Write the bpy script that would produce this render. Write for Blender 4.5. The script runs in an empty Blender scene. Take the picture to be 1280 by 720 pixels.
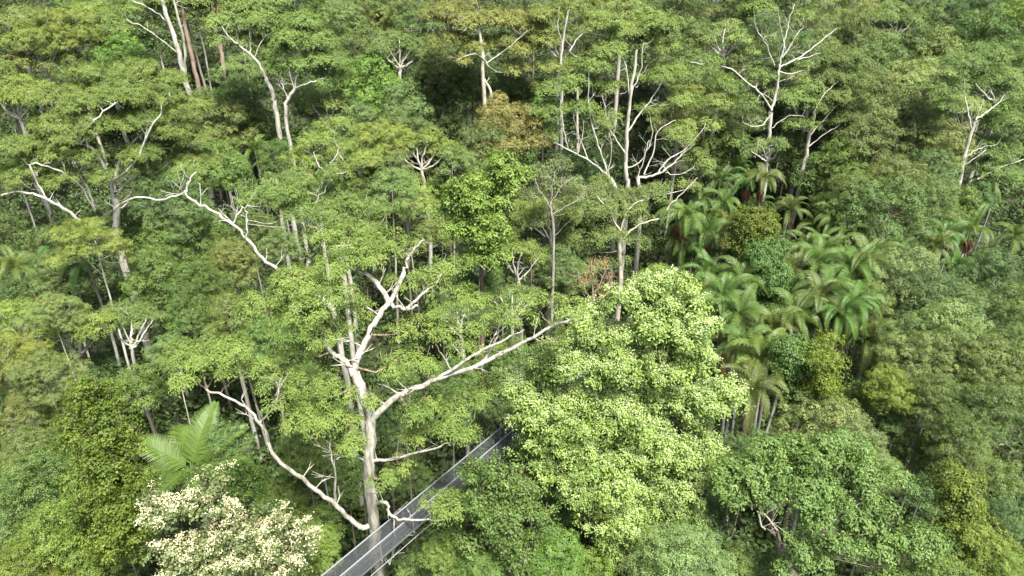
import bpy, math, random
import numpy as np
from mathutils import Vector, Matrix

random.seed(7)
sc = bpy.context.scene
COL = sc.collection
PI = math.pi

# ------------------------------------------------------------------ camera
CAM_Z = 48.0
PITCH = math.radians(30.0)
FPX = 924.0                       # focal length in pixels of a 1280 px wide frame
cam_d = bpy.data.cameras.new('camera')
cam_d.sensor_width = 36.0
cam_d.lens = 36.0 * FPX / 1280.0
cam_d.clip_start = 0.5
cam_d.clip_end = 3000
cam = bpy.data.objects.new('camera', cam_d)
COL.objects.link(cam)
cam.location = (0, 0, CAM_Z)
cam.rotation_euler = (math.radians(90) - PITCH, 0, 0)
sc.camera = cam


def ground(x, y):
    z = 0.0
    if y > 30:
        z += (y - 30) * 0.11
    if y > 78:
        z += (y - 78) * 0.30
    z += 0.8 * math.sin(x * 0.07 + 1.0) * math.cos(y * 0.06)
    gx = (x - 24) / 9.0           # shallow gully on the right
    z -= 3.0 * math.exp(-gx * gx) * max(0.0, min(1.0, (75 - y) / 30.0))
    return z


def ray(px, py):
    u = (px - 640) / FPX
    v = (360 - py) / FPX
    c, s = math.cos(PITCH), math.sin(PITCH)
    return Vector((u, c + v * s, -s + v * c))


def at(px, py, Y):
    d = ray(px, py)
    t = Y / d.y
    return Vector((d.x * t, Y, CAM_Z + d.z * t))


def on_height(px, py, h):
    """world point of the sight line that stands h metres above the ground"""
    d = ray(px, py)
    t, lo = 8.0, 8.0
    while t < 400:
        p = d * t
        if CAM_Z + p.z < ground(p.x, p.y) + h:
            break
        lo = t
        t += 1.0
    hi = t
    for _ in range(20):
        m = (lo + hi) / 2
        p = d * m
        if CAM_Z + p.z < ground(p.x, p.y) + h:
            hi = m
        else:
            lo = m
    p = d * hi
    return Vector((p.x, p.y, CAM_Z + p.z)), hi


# ------------------------------------------------------------------ materials
def mat_new(name):
    m = bpy.data.materials.new(name)
    m.use_nodes = True
    nt = m.node_tree
    nt.nodes.clear()
    return m, nt, nt.nodes, nt.links


def leaf_material(name, col_a, col_b, trans=0.4, rough=0.55, dead=0.0, deadcol=(0.20, 0.13, 0.06), spec=0.35):
    """leaf colour runs from col_a to col_b by leaf, multiplied by the object's own tint"""
    m, nt, N, L = mat_new(name)
    out = N.new('ShaderNodeOutputMaterial')
    att = N.new('ShaderNodeAttribute'); att.attribute_name = 'leafvar'
    ramp = N.new('ShaderNodeMix'); ramp.data_type = 'RGBA'
    ramp.inputs[6].default_value = (*col_a, 1)
    ramp.inputs[7].default_value = (*col_b, 1)
    L.new(att.outputs['Fac'], ramp.inputs[0])
    oi = N.new('ShaderNodeObjectInfo')
    mul = N.new('ShaderNodeMix'); mul.data_type = 'RGBA'; mul.blend_type = 'MULTIPLY'
    mul.inputs[0].default_value = 1.0
    L.new(ramp.outputs[2], mul.inputs[6])
    L.new(oi.outputs['Color'], mul.inputs[7])
    src = mul.outputs[2]
    if dead > 0:
        gt = N.new('ShaderNodeMath'); gt.operation = 'GREATER_THAN'
        gt.inputs[1].default_value = 1.0 - dead
        L.new(att.outputs['Fac'], gt.inputs[0])
        dm = N.new('ShaderNodeMix'); dm.data_type = 'RGBA'
        dm.inputs[7].default_value = (*deadcol, 1)
        L.new(gt.outputs[0], dm.inputs[0]); L.new(src, dm.inputs[6])
        src = dm.outputs[2]
    pb = N.new('ShaderNodeBsdfPrincipled')
    pb.inputs['Roughness'].default_value = rough
    pb.inputs['Specular IOR Level'].default_value = spec
    L.new(src, pb.inputs['Base Color'])
    tr = N.new('ShaderNodeBsdfTranslucent')
    yel = N.new('ShaderNodeMix'); yel.data_type = 'RGBA'; yel.blend_type = 'MULTIPLY'
    yel.inputs[0].default_value = 1.0
    yel.inputs[7].default_value = (1.35, 1.25, 0.65, 1)
    L.new(src, yel.inputs[6]); L.new(yel.outputs[2], tr.inputs['Color'])
    mx = N.new('ShaderNodeMixShader'); mx.inputs[0].default_value = trans
    L.new(pb.outputs[0], mx.inputs[1]); L.new(tr.outputs[0], mx.inputs[2])
    L.new(mx.outputs[0], out.inputs['Surface'])
    return m


def bark_material(name, pale, dark, dirt=0.5, scale=1.0):
    m, nt, N, L = mat_new(name)
    out = N.new('ShaderNodeOutputMaterial')
    tc = N.new('ShaderNodeTexCoord')
    mp = N.new('ShaderNodeMapping'); mp.inputs['Scale'].default_value = (3 * scale, 3 * scale, 0.55 * scale)
    L.new(tc.outputs['Object'], mp.inputs[0])
    n1 = N.new('ShaderNodeTexNoise'); n1.inputs['Scale'].default_value = 1.3
    n1.inputs['Detail'].default_value = 6; n1.inputs['Roughness'].default_value = 0.65
    L.new(mp.outputs[0], n1.inputs['Vector'])
    r = N.new('ShaderNodeValToRGB')
    r.color_ramp.elements[0].position = 0.30 + 0.1 * dirt
    r.color_ramp.elements[1].position = 0.66
    r.color_ramp.elements[0].color = (*dark, 1)
    r.color_ramp.elements[1].color = (*pale, 1)
    L.new(n1.outputs['Fac'], r.inputs[0])
    pb = N.new('ShaderNodeBsdfPrincipled')
    pb.inputs['Roughness'].default_value = 0.8
    pb.inputs['Specular IOR Level'].default_value = 0.2
    L.new(r.outputs[0], pb.inputs['Base Color'])
    bp = N.new('ShaderNodeBump'); bp.inputs['Strength'].default_value = 0.35; bp.inputs['Distance'].default_value = 0.05
    L.new(n1.outputs['Fac'], bp.inputs['Height']); L.new(bp.outputs[0], pb.inputs['Normal'])
    L.new(pb.outputs[0], out.inputs['Surface'])
    return m


def plain_material(name, col, rough=0.6, metal=0.0, noise=0.25, nscale=8.0):
    m, nt, N, L = mat_new(name)
    out = N.new('ShaderNodeOutputMaterial')
    tc = N.new('ShaderNodeTexCoord')
    n1 = N.new('ShaderNodeTexNoise'); n1.inputs['Scale'].default_value = nscale
    n1.inputs['Detail'].default_value = 5
    L.new(tc.outputs['Object'], n1.inputs['Vector'])
    r = N.new('ShaderNodeValToRGB')
    r.color_ramp.elements[0].position = 0.3; r.color_ramp.elements[1].position = 0.7
    r.color_ramp.elements[0].color = (*[c * (1 - noise) for c in col], 1)
    r.color_ramp.elements[1].color = (*[min(1, c * (1 + noise)) for c in col], 1)
    L.new(n1.outputs['Fac'], r.inputs[0])
    pb = N.new('ShaderNodeBsdfPrincipled')
    pb.inputs['Roughness'].default_value = rough
    pb.inputs['Metallic'].default_value = metal
    L.new(r.outputs[0], pb.inputs['Base Color'])
    L.new(pb.outputs[0], out.inputs['Surface'])
    return m


M = {}
M['gum_leaf'] = leaf_material('gum_leaf', (0.080, 0.132, 0.032), (0.194, 0.266, 0.070), 0.28, dead=0.015)
M['rain_leaf'] = leaf_material('rain_leaf', (0.060, 0.104, 0.027), (0.158, 0.218, 0.060), 0.22, rough=0.5)
M['vine_leaf'] = leaf_material('vine_leaf', (0.045, 0.080, 0.014), (0.150, 0.180, 0.028), 0.36, rough=0.5)
M['palm_leaf'] = leaf_material('palm_leaf', (0.065, 0.115, 0.025), (0.130, 0.195, 0.050), 0.34, rough=0.5)
M['dead_frond'] = leaf_material('dead_frond', (0.16, 0.115, 0.055), (0.30, 0.23, 0.12), 0.25, rough=0.8)
M['blossom'] = leaf_material('blossom', (0.58, 0.52, 0.28), (0.80, 0.75, 0.50), 0.3, rough=0.8)
M['lime_blossom'] = leaf_material('lime_blossom', (0.30, 0.39, 0.15), (0.50, 0.56, 0.29), 0.35, rough=0.7)
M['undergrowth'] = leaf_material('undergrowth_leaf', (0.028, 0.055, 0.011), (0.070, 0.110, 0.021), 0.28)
M['white_bark'] = bark_material('white_bark', (0.50, 0.49, 0.42), (0.22, 0.20, 0.155), 0.5)
M['big_gum_bark'] = bark_material('big_gum_bark', (0.44, 0.425, 0.36), (0.16, 0.145, 0.11), 0.9, 1.4)
M['gum_bark'] = bark_material('gum_bark', (0.52, 0.48, 0.39), (0.22, 0.19, 0.145), 0.55)
M['tan_bark'] = bark_material('tan_bark', (0.34, 0.26, 0.19), (0.16, 0.115, 0.08), 0.5)
M['brown_bark'] = bark_material('brown_bark', (0.26, 0.20, 0.14), (0.08, 0.06, 0.04), 0.6, 2.0)
M['grey_bark'] = bark_material('grey_bark', (0.36, 0.34, 0.29), (0.15, 0.135, 0.11), 0.5, 2.0)
M['palm_bark'] = bark_material('palm_bark', (0.36, 0.35, 0.31), (0.17, 0.16, 0.13), 0.5, 2.0)
M['palm_shaft'] = plain_material('palm_shaft', (0.16, 0.26, 0.09), 0.5)
M['fruit'] = plain_material('palm_fruit', (0.17, 0.055, 0.035), 0.6, noise=0.45, nscale=20)
M['steel'] = plain_material('galvanised_steel', (0.27, 0.28, 0.29), 0.5, 0.3, noise=0.15)
M['dull_steel'] = plain_material('weathered_steel', (0.10, 0.105, 0.11), 0.6, 0.15, noise=0.2)
M['concrete'] = plain_material('grey_concrete', (0.33, 0.33, 0.33), 0.9, 0, 0.15, 1.5)


# ------------------------------------------------------------------ mesh builders
class MB:
    """collects quads, tubes and boxes and turns them into one mesh"""

    def __init__(s):
        s.v = []; s.q = []; s.var = []; s.n = 0; s.smooth = []

    def add(s, verts, quads, var=None, smooth=True):
        verts = np.asarray(verts, dtype=np.float32).reshape(-1, 3)
        quads = np.asarray(quads, dtype=np.int32).reshape(-1, 4)
        s.v.append(verts); s.q.append(quads + s.n); s.n += len(verts)
        s.var.append(np.full(len(quads), 0.5, np.float32) if var is None else np.asarray(var, np.float32))
        s.smooth.append(np.full(len(quads), smooth, bool))

    def tube(s, pts, radii, n=7, cap=True):
        pts = [Vector(p) for p in pts]
        k = len(pts)
        if k < 2:
            return
        rings = []
        up = Vector((0.13, 0.21, 0.97))
        prev = None
        for i, p in enumerate(pts):
            t = (pts[min(i + 1, k - 1)] - pts[max(i - 1, 0)])
            if t.length < 1e-6:
                t = Vector((0, 0, 1))
            t.normalize()
            if prev is None:
                a = t.cross(Vector((1, 0, 0)))
                if a.length < 0.2:
                    a = t.cross(Vector((0, 1, 0)))
            else:
                a = prev - t * prev.dot(t)
                if a.length < 1e-4:
                    a = t.cross(up)
            a.normalize(); prev = a
            b = t.cross(a)
            r = radii[i]
            for j in range(n):
                th = 2 * PI * j / n
                rings.append(p + a * (r * math.cos(th)) + b * (r * math.sin(th)))
        q = []
        for i in range(k - 1):
            for j in range(n):
                q.append((i * n + j, i * n + (j + 1) % n, (i + 1) * n + (j + 1) % n, (i + 1) * n + j))
        s.add([tuple(r) for r in rings], q)

    def box(s, c, hx, hy, hz, X=(1, 0, 0), Y=(0, 1, 0), Z=(0, 0, 1)):
        c = Vector(c); X = Vector(X); Y = Vector(Y); Z = Vector(Z)
        vs = []
        for sx, sy, sz in ((-1, -1, -1), (1, -1, -1), (1, 1, -1), (-1, 1, -1), (-1, -1, 1), (1, -1, 1), (1, 1, 1), (-1, 1, 1)):
            vs.append(tuple(c + X * hx * sx + Y * hy * sy + Z * hz * sz))
        s.add(vs, [(0, 3, 2, 1), (4, 5, 6, 7), (0, 1, 5, 4), (1, 2, 6, 5), (2, 3, 7, 6), (3, 0, 4, 7)], smooth=False)

    def bar(s, a, b, w, h=None):
        a = Vector(a); b = Vector(b); h = h or w
        X = (b - a); l = X.length
        X.normalize()
        Yv = Vector((0, 0, 1)).cross(X)
        if Yv.length < 1e-3:
            Yv = Vector((0, 1, 0))
        Yv.normalize()
        Z = X.cross(Yv)
        s.box((a + b) / 2, l / 2, w / 2, h / 2, X, Yv, Z)

    def mesh(s, name, mat):
        me = bpy.data.meshes.new(name)
        v = np.concatenate(s.v); q = np.concatenate(s.q)
        me.vertices.add(len(v)); me.vertices.foreach_set('co', v.ravel())
        me.loops.add(len(q) * 4); me.loops.foreach_set('vertex_index', q.ravel())
        me.polygons.add(len(q))
        me.polygons.foreach_set('loop_start', np.arange(0, len(q) * 4, 4, dtype=np.int32))
        me.polygons.foreach_set('loop_total', np.full(len(q), 4, np.int32))
        me.polygons.foreach_set('use_smooth', np.concatenate(s.smooth))
        a = me.attributes.new('leafvar', 'FLOAT', 'FACE')
        a.data.foreach_set('value', np.concatenate(s.var))
        me.materials.append(mat)
        me.update(calc_edges=True)
        return me

    def build(s, name, mat, parent=None):
        if s.n == 0:
            return None
        o = bpy.data.objects.new(name, s.mesh(name, mat))
        COL.objects.link(o)
        if parent is not None:
            o.parent = parent
        return o


def empty(name, loc=(0, 0, 0), rz=0.0):
    o = bpy.data.objects.new(name, None)
    COL.objects.link(o)
    o.location = loc; o.rotation_euler = (0, 0, rz)
    o.empty_display_size = 0.5
    return o


def tag(o, label=None, cat=None, group=None, kind=None):
    if label: o['label'] = label
    if cat: o['category'] = cat
    if group: o['group'] = group
    if kind: o['kind'] = kind
    return o


def nrm(a):
    return a / np.maximum(np.linalg.norm(a, axis=1, keepdims=True), 1e-6)


def leaves(mb, rng, C, R, style, dens=1.0, seed_tone=None):
    """fills clumps (centres C, radii R) with leaf quads grouped in sprays
    style: dict(flat, zmin, L, W, up, out, rand, droop, spray, per)"""
    C = np.asarray(C, float).reshape(-1, 3); R = np.asarray(R, float)
    flat = style['flat']; zmin = style['zmin']
    # sprays on each clump's surface
    area = 2 * PI * R * R * (0.6 + 0.4 * flat) * (1 - zmin) * 0.8
    sp_r = style['spray']
    nsp = np.maximum(5, (area / (PI * sp_r * sp_r) * 1.05)).astype(int)
    idx = np.repeat(np.arange(len(R)), nsp)
    n = len(idx)
    z = rng.uniform(zmin, 1, n); th = rng.uniform(0, 2 * PI, n)
    s_ = np.sqrt(np.maximum(0, 1 - z * z))
    D = np.stack([s_ * np.cos(th), s_ * np.sin(th), z], 1)
    rr = R[idx] * np.where(rng.random(n) < .82, rng.uniform(0.90, 1.06, n), rng.uniform(.6, .9, n))
    # lobed: low frequency bumps differ by clump
    ph = rng.uniform(0, 6.28, (len(R), 3))[idx]
    rr *= 1 + 0.13 * np.sin(3 * th + ph[:, 0]) + 0.10 * np.sin(5 * th + 4 * z + ph[:, 1])
    S = C[idx] + D * rr[:, None] * np.array([1, 1, flat])
    if style.get('fall'):
        k = rng.random(n) < 0.3
        S[k, 2] -= rng.uniform(0, style['fall'], k.sum())
    tone = (rng.normal(0, 0.13, len(R))[idx] + rng.normal(0, 0.12, n))
    per = max(3, int(style['per'] * dens))
    j = np.repeat(np.arange(n), per)
    m = len(j)
    off = rng.normal(0, 1, (m, 3)) * sp_r * np.array([0.58, 0.58, 0.26])
    P = S[j] + off
    # domed sprays: leaves at the spray's edge sit lower
    P[:, 2] -= 0.55 * (off[:, 0] ** 2 + off[:, 1] ** 2) / sp_r
    Dj = D[j]
    offn = off / sp_r
    Nn = nrm(Dj * style['out'] + offn * 0.5 + np.array([0, 0, style['up']]) + rng.normal(0, style['rand'], (m, 3)))
    T = rng.normal(0, 1, (m, 3)) + Dj * 0.5 + offn * 0.5 + np.array([0, 0, -style['droop']])
    T = nrm(T - Nn * (T * Nn).sum(1, keepdims=True) * (1 - style['droop'] * 0.2))
    W = nrm(np.cross(T, Nn))
    sz = rng.uniform(0.65, 1.3, m)[:, None]
    L_ = style['L'] * sz; W_ = style['W'] * sz * 0.5
    v0 = P; v2 = P + T * L_
    mid = P + T * L_ * 0.45 + Nn * L_ * 0.08
    v1 = mid + W * W_; v3 = mid - W * W_
    V = np.stack([v0, v1, v2, v3], 1).reshape(-1, 3)
    Q = np.arange(m * 4).reshape(-1, 4)
    var = np.clip(0.45 + tone[j] + rng.normal(0, 0.11, m), 0, 1)
    mb.add(V, Q, var, smooth=False)
    return S, idx


STY = {
    'gumfine': dict(flat=0.58, zmin=-0.02, L=0.17, W=0.048, up=0.6, out=1.0, rand=0.26, droop=0.9, spray=0.22, per=34, fall=0.35),
    'gum': dict(flat=0.58, zmin=-0.05, L=0.22, W=0.08, up=0.55, out=1.0, rand=0.28, droop=0.6, spray=0.27, per=27, fall=0.25),
    'fine': dict(flat=0.60, zmin=-0.2, L=0.21, W=0.07, up=0.7, out=0.75, rand=0.32, droop=0.6, spray=0.28, per=25, fall=0.3),
    'broad': dict(flat=0.78, zmin=-0.15, L=0.22, W=0.12, up=0.4, out=0.95, rand=0.32, droop=0.4, spray=0.31, per=17),
    'dense': dict(flat=0.7, zmin=-0.12, L=0.18, W=0.095, up=0.4, out=0.95, rand=0.3, droop=0.3, spray=0.26, per=18),
    'feather': dict(flat=0.42, zmin=-0.2, L=0.34, W=0.10, up=0.5, out=0.9, rand=0.3, droop=0.5, spray=0.38, per=22, fall=0.3),
    'vine': dict(flat=1.0, zmin=-0.5, L=0.15, W=0.09, up=0.35, out=0.9, rand=0.36, droop=0.8, spray=0.22, per=16, fall=0.5),
    'big': dict(flat=0.85, zmin=-0.4, L=0.30, W=0.19, up=0.5, out=0.6, rand=0.45, droop=0.6, spray=0.38, per=12),
}


def wiggle(pts, rnd, amp, sub=5):
    """smooth a control polyline (Catmull-Rom) and shake it a little"""
    P = [Vector(p) for p in pts]
    if len(P) < 2:
        return P
    out = []
    for i in range(len(P) - 1):
        p0 = P[max(i - 1, 0)]; p1 = P[i]; p2 = P[i + 1]; p3 = P[min(i + 2, len(P) - 1)]
        for k in range(sub):
            t = k / sub
            q = 0.5 * ((2 * p1) + (p2 - p0) * t + (2 * p0 - 5 * p1 + 4 * p2 - p3) * t * t + (3 * p1 - p0 - 3 * p2 + p3) * t ** 3)
            if k:
                q = q + Vector((rnd.gauss(0, amp), rnd.gauss(0, amp), rnd.gauss(0, amp)))
            out.append(q)
    out.append(P[-1])
    return out


def lerp_radii(n, r0, r1, p=1.0):
    return [r0 + (r1 - r0) * (i / max(1, n - 1)) ** p for i in range(n)]


def fan(mb, rnd, src, c, r, flat, r0, k=5):
    """a bent stem from src to below the clump c and k thin stems that fan out into it"""
    src = Vector(src); c = Vector(c)
    j = c - Vector((0, 0, r * flat * 0.9)) + (src - c).normalized() * r * 0.25
    mid = (src + j) / 2 - Vector((0, 0, (j - src).length * 0.10)) + Vector((rnd.gauss(0, .12), rnd.gauss(0, .12), 0)) * (j - src).length * 0.5
    ps = wiggle([src, mid, j], rnd, 0.03, 4)
    mb.tube(ps, lerp_radii(len(ps), r0, r0 * 0.6), 5)
    a0 = rnd.random() * 6.28
    for i in range(k):
        a = a0 + i * 2 * PI / k + rnd.uniform(-.4, .4)
        e = c + Vector((math.cos(a), math.sin(a), 0)) * r * rnd.uniform(0.4, 0.8) + Vector((0, 0, r * flat * rnd.uniform(0.3, 0.75)))
        m = (j + e) / 2 - Vector((0, 0, r * .08)) + Vector((math.cos(a), math.sin(a), 0)) * r * 0.08
        mb.tube([j, m, e], [r0 * 0.6, r0 * 0.45, r0 * 0.18], 4)


# ------------------------------------------------------------------ tree prototypes
def copy_tree(o, parent=None):
    c = o.copy(); COL.objects.link(c); c.parent = parent
    for ch in [x for x in o.children]:
        copy_tree(ch, c)
    return c


PROTO = {}


def make_proto(key, name, seed, H, W, depth, nclump, rc, style, leafmat, barkmat, r_trunk, nlimb=5,
               fork=0.5, shape='dome', limb_r=0.45, stems=5, dens=1.0, fill=0.0):
    """H: total height, W: crown width, depth: crown depth from the top"""
    rnd = random.Random(seed); rng = np.random.default_rng(seed)
    root = empty(name)
    st = STY[style]
    zc = H - depth                      # crown base
    # clump centres
    C = []; R = []
    tries = 0
    Rw = W / 2
    lob = [rnd.uniform(0, 6.28) for _ in range(4)]
    while len(C) < nclump and tries < 6000:
        tries += 1
        a = rnd.random() * 2 * PI
        u = rnd.random()
        if shape == 'dome':
            el = math.asin(rnd.uniform(-0.12, 1.0))
            rad = rnd.uniform(0.80, 1.0) if rnd.random() < 0.8 else rnd.uniform(.45, .8)
            rw = Rw * (1 + 0.16 * math.sin(2 * a + lob[0]) + 0.12 * math.sin(3 * a + lob[1]))
            p = Vector((math.cos(a) * math.cos(el) * rw * rad, math.sin(a) * math.cos(el) * rw * rad,
                        zc + depth * (0.12 + 0.82 * math.sin(el) * rad)))
        elif shape == 'open':           # layered, gappy crown
            rr = math.sqrt(u) * Rw
            zz = zc + depth * (0.15 + 0.80 * (1 - (rr / Rw) ** 2 * rnd.uniform(.5, 1.05))) - rnd.choice([0, 0, 1]) * depth * rnd.uniform(0.1, .35)
            rw = 1 + 0.18 * math.sin(2 * a + lob[0]) + 0.15 * math.sin(3 * a + lob[1])
            p = Vector((math.cos(a) * rr * rw, math.sin(a) * rr * rw, zz))
        elif shape == 'cone':
            t = rnd.random()
            rr = Rw * (1 - 0.80 * t ** 1.3) * rnd.uniform(0.75, 1.0) * (1 + 0.15 * math.sin(3 * a + lob[0] + 5 * t))
            p = Vector((math.cos(a) * rr, math.sin(a) * rr, zc + depth * t * 0.95))
        else:                           # column
            t = rnd.random()
            prof = (0.75 + 0.25 * math.sin(t * 3.1)) * (1 - max(0, t - .8) * 3.2)
            rr = Rw * prof * rnd.uniform(0.7, 1.0) * (1 + 0.18 * math.sin(2 * a + lob[0] + 6 * t))
            p = Vector((math.cos(a) * rr, math.sin(a) * rr, zc + depth * t * 0.97))
        r = rc * rnd.uniform(0.72, 1.28)
        ok = True
        for c, q in zip(C, R):
            d = p - c
            if (d.x * d.x + d.y * d.y + (d.z / max(st['flat'], .5)) ** 2) < ((q + r) * (0.60 if shape != 'open' else 0.66)) ** 2:
                ok = False; break
        if ok:
            C.append(p); R.append(r)
    # trunk
    lean = Vector((rnd.gauss(0, .025), rnd.gauss(0, .025), 0))
    zf = zc * fork + (1 - fork) * 0 if shape != 'open' else zc * 0.80
    if shape in ('column', 'cone', 'dome'):
        zf = zc * 0.95
    top = Vector((0, 0, 0)) + lean * H + Vector((0, 0, zc + depth * (0.45 if shape in ('dome', 'open') else 0.9)))
    tp = [Vector((0, 0, -0.6)), Vector((lean.x * zf * .5 + rnd.gauss(0, .12), lean.y * zf * .5 + rnd.gauss(0, .12), zf * .5)),
          Vector((lean.x * zf, lean.y * zf, zf)), top]
    tp = wiggle(tp, rnd, 0.04 * r_trunk / .3, 5)
    tr = lerp_radii(len(tp), r_trunk, r_trunk * 0.32, 1.2)
    tr[0] *= 1.45; tr[1] *= 1.1
    mb = MB(); mb.tube(tp, tr, 9)
    mb.build('trunk', M[barkmat], root)
    # limbs
    nodes = [(p, r) for p, r in zip(tp, tr) if p.z > zf * 0.98]
    for i in range(nlimb):
        a = i * 2 * PI / nlimb + rnd.uniform(-.35, .35)
        s0 = nodes[min(len(nodes) - 1, int(rnd.random() * len(nodes) * 0.7))]
        er = Rw * limb_r * rnd.uniform(0.9, 1.3)
        e = Vector((math.cos(a) * er, math.sin(a) * er, zc + depth * rnd.uniform(0.30, 0.6)))
        if e.z < s0[0].z + 0.5: e.z = s0[0].z + 0.6
        m1 = s0[0].lerp(e, 0.4) + Vector((0, 0, -0.05 * (e - s0[0]).length)) + Vector((rnd.gauss(0, .2), rnd.gauss(0, .2), rnd.gauss(0, .15)))
        ps = wiggle([s0[0], m1, e], rnd, 0.05, 5)
        rs = lerp_radii(len(ps), s0[1] * 0.62, s0[1] * 0.24)
        lb = MB(); lb.tube(ps, rs, 7)
        lb.build('limb', M[barkmat], root)
        nodes += list(zip(ps[3:], rs[3:]))
    # stems into clumps
    tw = MB()
    for c, r in zip(C, R):
        best = min(nodes, key=lambda n: (n[0] - c).length + max(0, n[0].z - c.z + 0.3) * 3)
        fan(tw, rnd, best[0], c, r, st['flat'], max(0.03, min(best[1] * 0.5, 0.085)), stems)
    tw.build('twigs', M[barkmat if key in 'EeT' else 'brown_bark'], root)
    cr = MB()
    leaves(cr, rng, [tuple(c) for c in C], R, st, dens)
    if fill > 0:                        # inner foliage that closes a dense crown
        n = int(nclump * fill)
        IC = []; IR = []
        for _ in range(n):
            c = rnd.choice(C)
            k = rnd.uniform(0.35, 0.8)
            IC.append((c.x * k, c.y * k, zc + (c.z - zc) * k * rnd.uniform(.7, 1))); IR.append(rc * 1.1)
        leaves(cr, rng, IC, IR, st, dens * 0.6)
    cr.build('crown', M[leafmat], root)
    PROTO.setdefault(key, []).append(dict(root=root, H=H, W=W * 1.04 + rc * 0.8, hc=H - depth * 0.45, used=False, ttop=tp[-1].z))
    return root


# gum trees: open, layered, pale stems under flat yellow-green clumps
for i in range(4):
    make_proto('E', 'gum_tree', 100 + i, 21 + i * 0.6, 10.5, 7.5, 32, 1.55, 'gum', 'gum_leaf', 'white_bark' if i % 2 else 'gum_bark', 0.30, 6, shape='open')
for i in range(3):
    make_proto('e', 'gum_tree', 120 + i, 16.5 + i, 6.2, 4.6, 15, 1.3, 'gum', 'gum_leaf', 'gum_bark', 0.16, 4, shape='open')
for i in range(3):
    make_proto('T', 'gum_tree', 140 + i, 22 + i, 9.0, 11, 54, 1.0, 'fine', 'gum_leaf', 'gum_bark', 0.26, 6, shape='dome', limb_r=.6, fill=0.2)
for i in range(4):
    make_proto('B', 'rainforest_tree', 200 + i, 17 + i * 0.5, 10.0, 8.5, 46, 1.5, 'broad', 'rain_leaf', 'grey_bark', 0.30, 5, shape='dome', stems=3, fill=0.15)
for i in range(3):
    make_proto('b', 'rainforest_tree', 220 + i, 12 + i * 0.5, 6.0, 5.6, 27, 1.05, 'broad', 'rain_leaf', 'brown_bark', 0.17, 4, shape='dome', stems=3, fill=0.15)
for i in range(3):
    make_proto('D', 'rainforest_tree', 240 + i, 15.5 + i, 9.5, 7.5, 62, 1.2, 'dense', 'rain_leaf', 'grey_bark', 0.28, 5, shape='dome', stems=3, fill=0.15)
for i in range(3):
    make_proto('F', 'feathery_tree', 260 + i, 19 + i, 9.0, 8.5, 62, 1.1, 'feather', 'rain_leaf', 'grey_bark', 0.24, 5, shape='dome', stems=3, fill=0.25)
for i in range(3):
    make_proto('V', 'vine_covered_tree', 280 + i, 14.5 + i, 4.6, 11.0, 52, 0.85, 'vine', 'vine_leaf', 'brown_bark', 0.20, 3, shape='column', stems=2, fill=0.15)
for i in range(2):
    make_proto('G', 'broad_leaved_tree', 300 + i, 12 + i, 6.5, 6.0, 36, 0.95, 'big', 'rain_leaf', 'brown_bark', 0.2, 4, shape='dome', stems=3, fill=0.15)
for i in range(2):
    make_proto('C', 'cone_crowned_tree', 320 + i, 17 + i, 6.2, 11.5, 62, 0.95, 'broad', 'rain_leaf', 'brown_bark', 0.22, 4, shape='cone', stems=2, fill=0.2)

# colours (multiply the leaf colours)
TINT = {
    'yellow': (1.25, 1.13, 0.85), 'olive': (1.08, 0.96, 0.95), 'brownish': (1.45, 1.0, 1.1), 'pale': (1.40, 1.32, 1.35),
    'green': (0.95, 1.04, 0.80), 'bright': (1.20, 1.32, 0.78), 'lime': (1.95, 1.75, 1.05), 'dark': (0.80, 0.86, 0.78),
    'bluish': (0.80, 0.96, 0.98), 'sage': (1.50, 1.32, 1.50), 'gold': (1.12, 1.08, 0.62), 'mid': (1.0, 1.0, 1.0),
}
TWORD = {'yellow': 'yellow-green', 'olive': 'olive', 'brownish': 'brownish', 'pale': 'pale green', 'green': 'green', 'bright': 'bright green',
         'lime': 'lime green', 'dark': 'dark green', 'bluish': 'bluish green', 'sage': 'sage green', 'gold': 'golden green', 'mid': 'mid green'}
KWORD = {'E': ('open-crowned pale-limbed gum', 'gum tree', 'large open-crowned gum trees'),
         'e': ('slender umbrella-topped gum tree', 'gum tree', 'slender gum trees'),
         'T': ('tufted tall gum tree', 'gum tree', 'tufted tall gum trees'),
         'B': ('billowy round rainforest tree', 'tree', 'round rainforest trees'),
         'b': ('small bushy rainforest tree', 'tree', 'small rainforest trees'),
         'D': ('dense fine-leaved rainforest tree', 'tree', 'dense fine-leaved trees'),
         'F': ('feathery layered tree', 'tree', 'feathery layered trees'),
         'V': ('vine-cloaked columnar tree', 'vine-covered tree', 'vine-covered trees'),
         'G': ('glossy large-leaved tree', 'tree', 'large-leaved trees'),
         'C': ('cone-shaped leafy tree', 'tree', 'cone-shaped trees')}

# landmarks used in labels: phrase, picture position
LAND = [
    ('the big footbridge gum', 455, 430), ('the steel footbridge', 560, 590), ('the white-flowering tree', 275, 665),
    ('the lime-flowered tree', 800, 500), ('the large fern palm', 240, 560), ('the golden vine column', 130, 550),
    ('the branchy white gum', 785, 130), ('the twin white trunks', 228, 60),
    ('the twisted-limbed spreading gum', 160, 170), ('the two red-fruited palms', 842, 300),
    ('the dark vine tower', 970, 330), ('the wide grey-forked tree', 1020, 610),
    ('the bare-topped forked gum', 965, 120), ('the bleached right-hand gum', 1215, 150),
    ('the long leaning limb', 295, 290), ('the pale bottom-edge dome', 850, 695),
    ('the golden ball-shaped tree', 1198, 610), ('the bright vine-draped tree', 600, 255),
    ('the zigzag-limbed gum', 350, 95), ('the twiggy reddish bush', 742, 348),
    ('the tall vine-hung tree', 622, 630),
]
USED_LABELS = set()
PLACED = []                         # picture position and world position of everything placed


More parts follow.
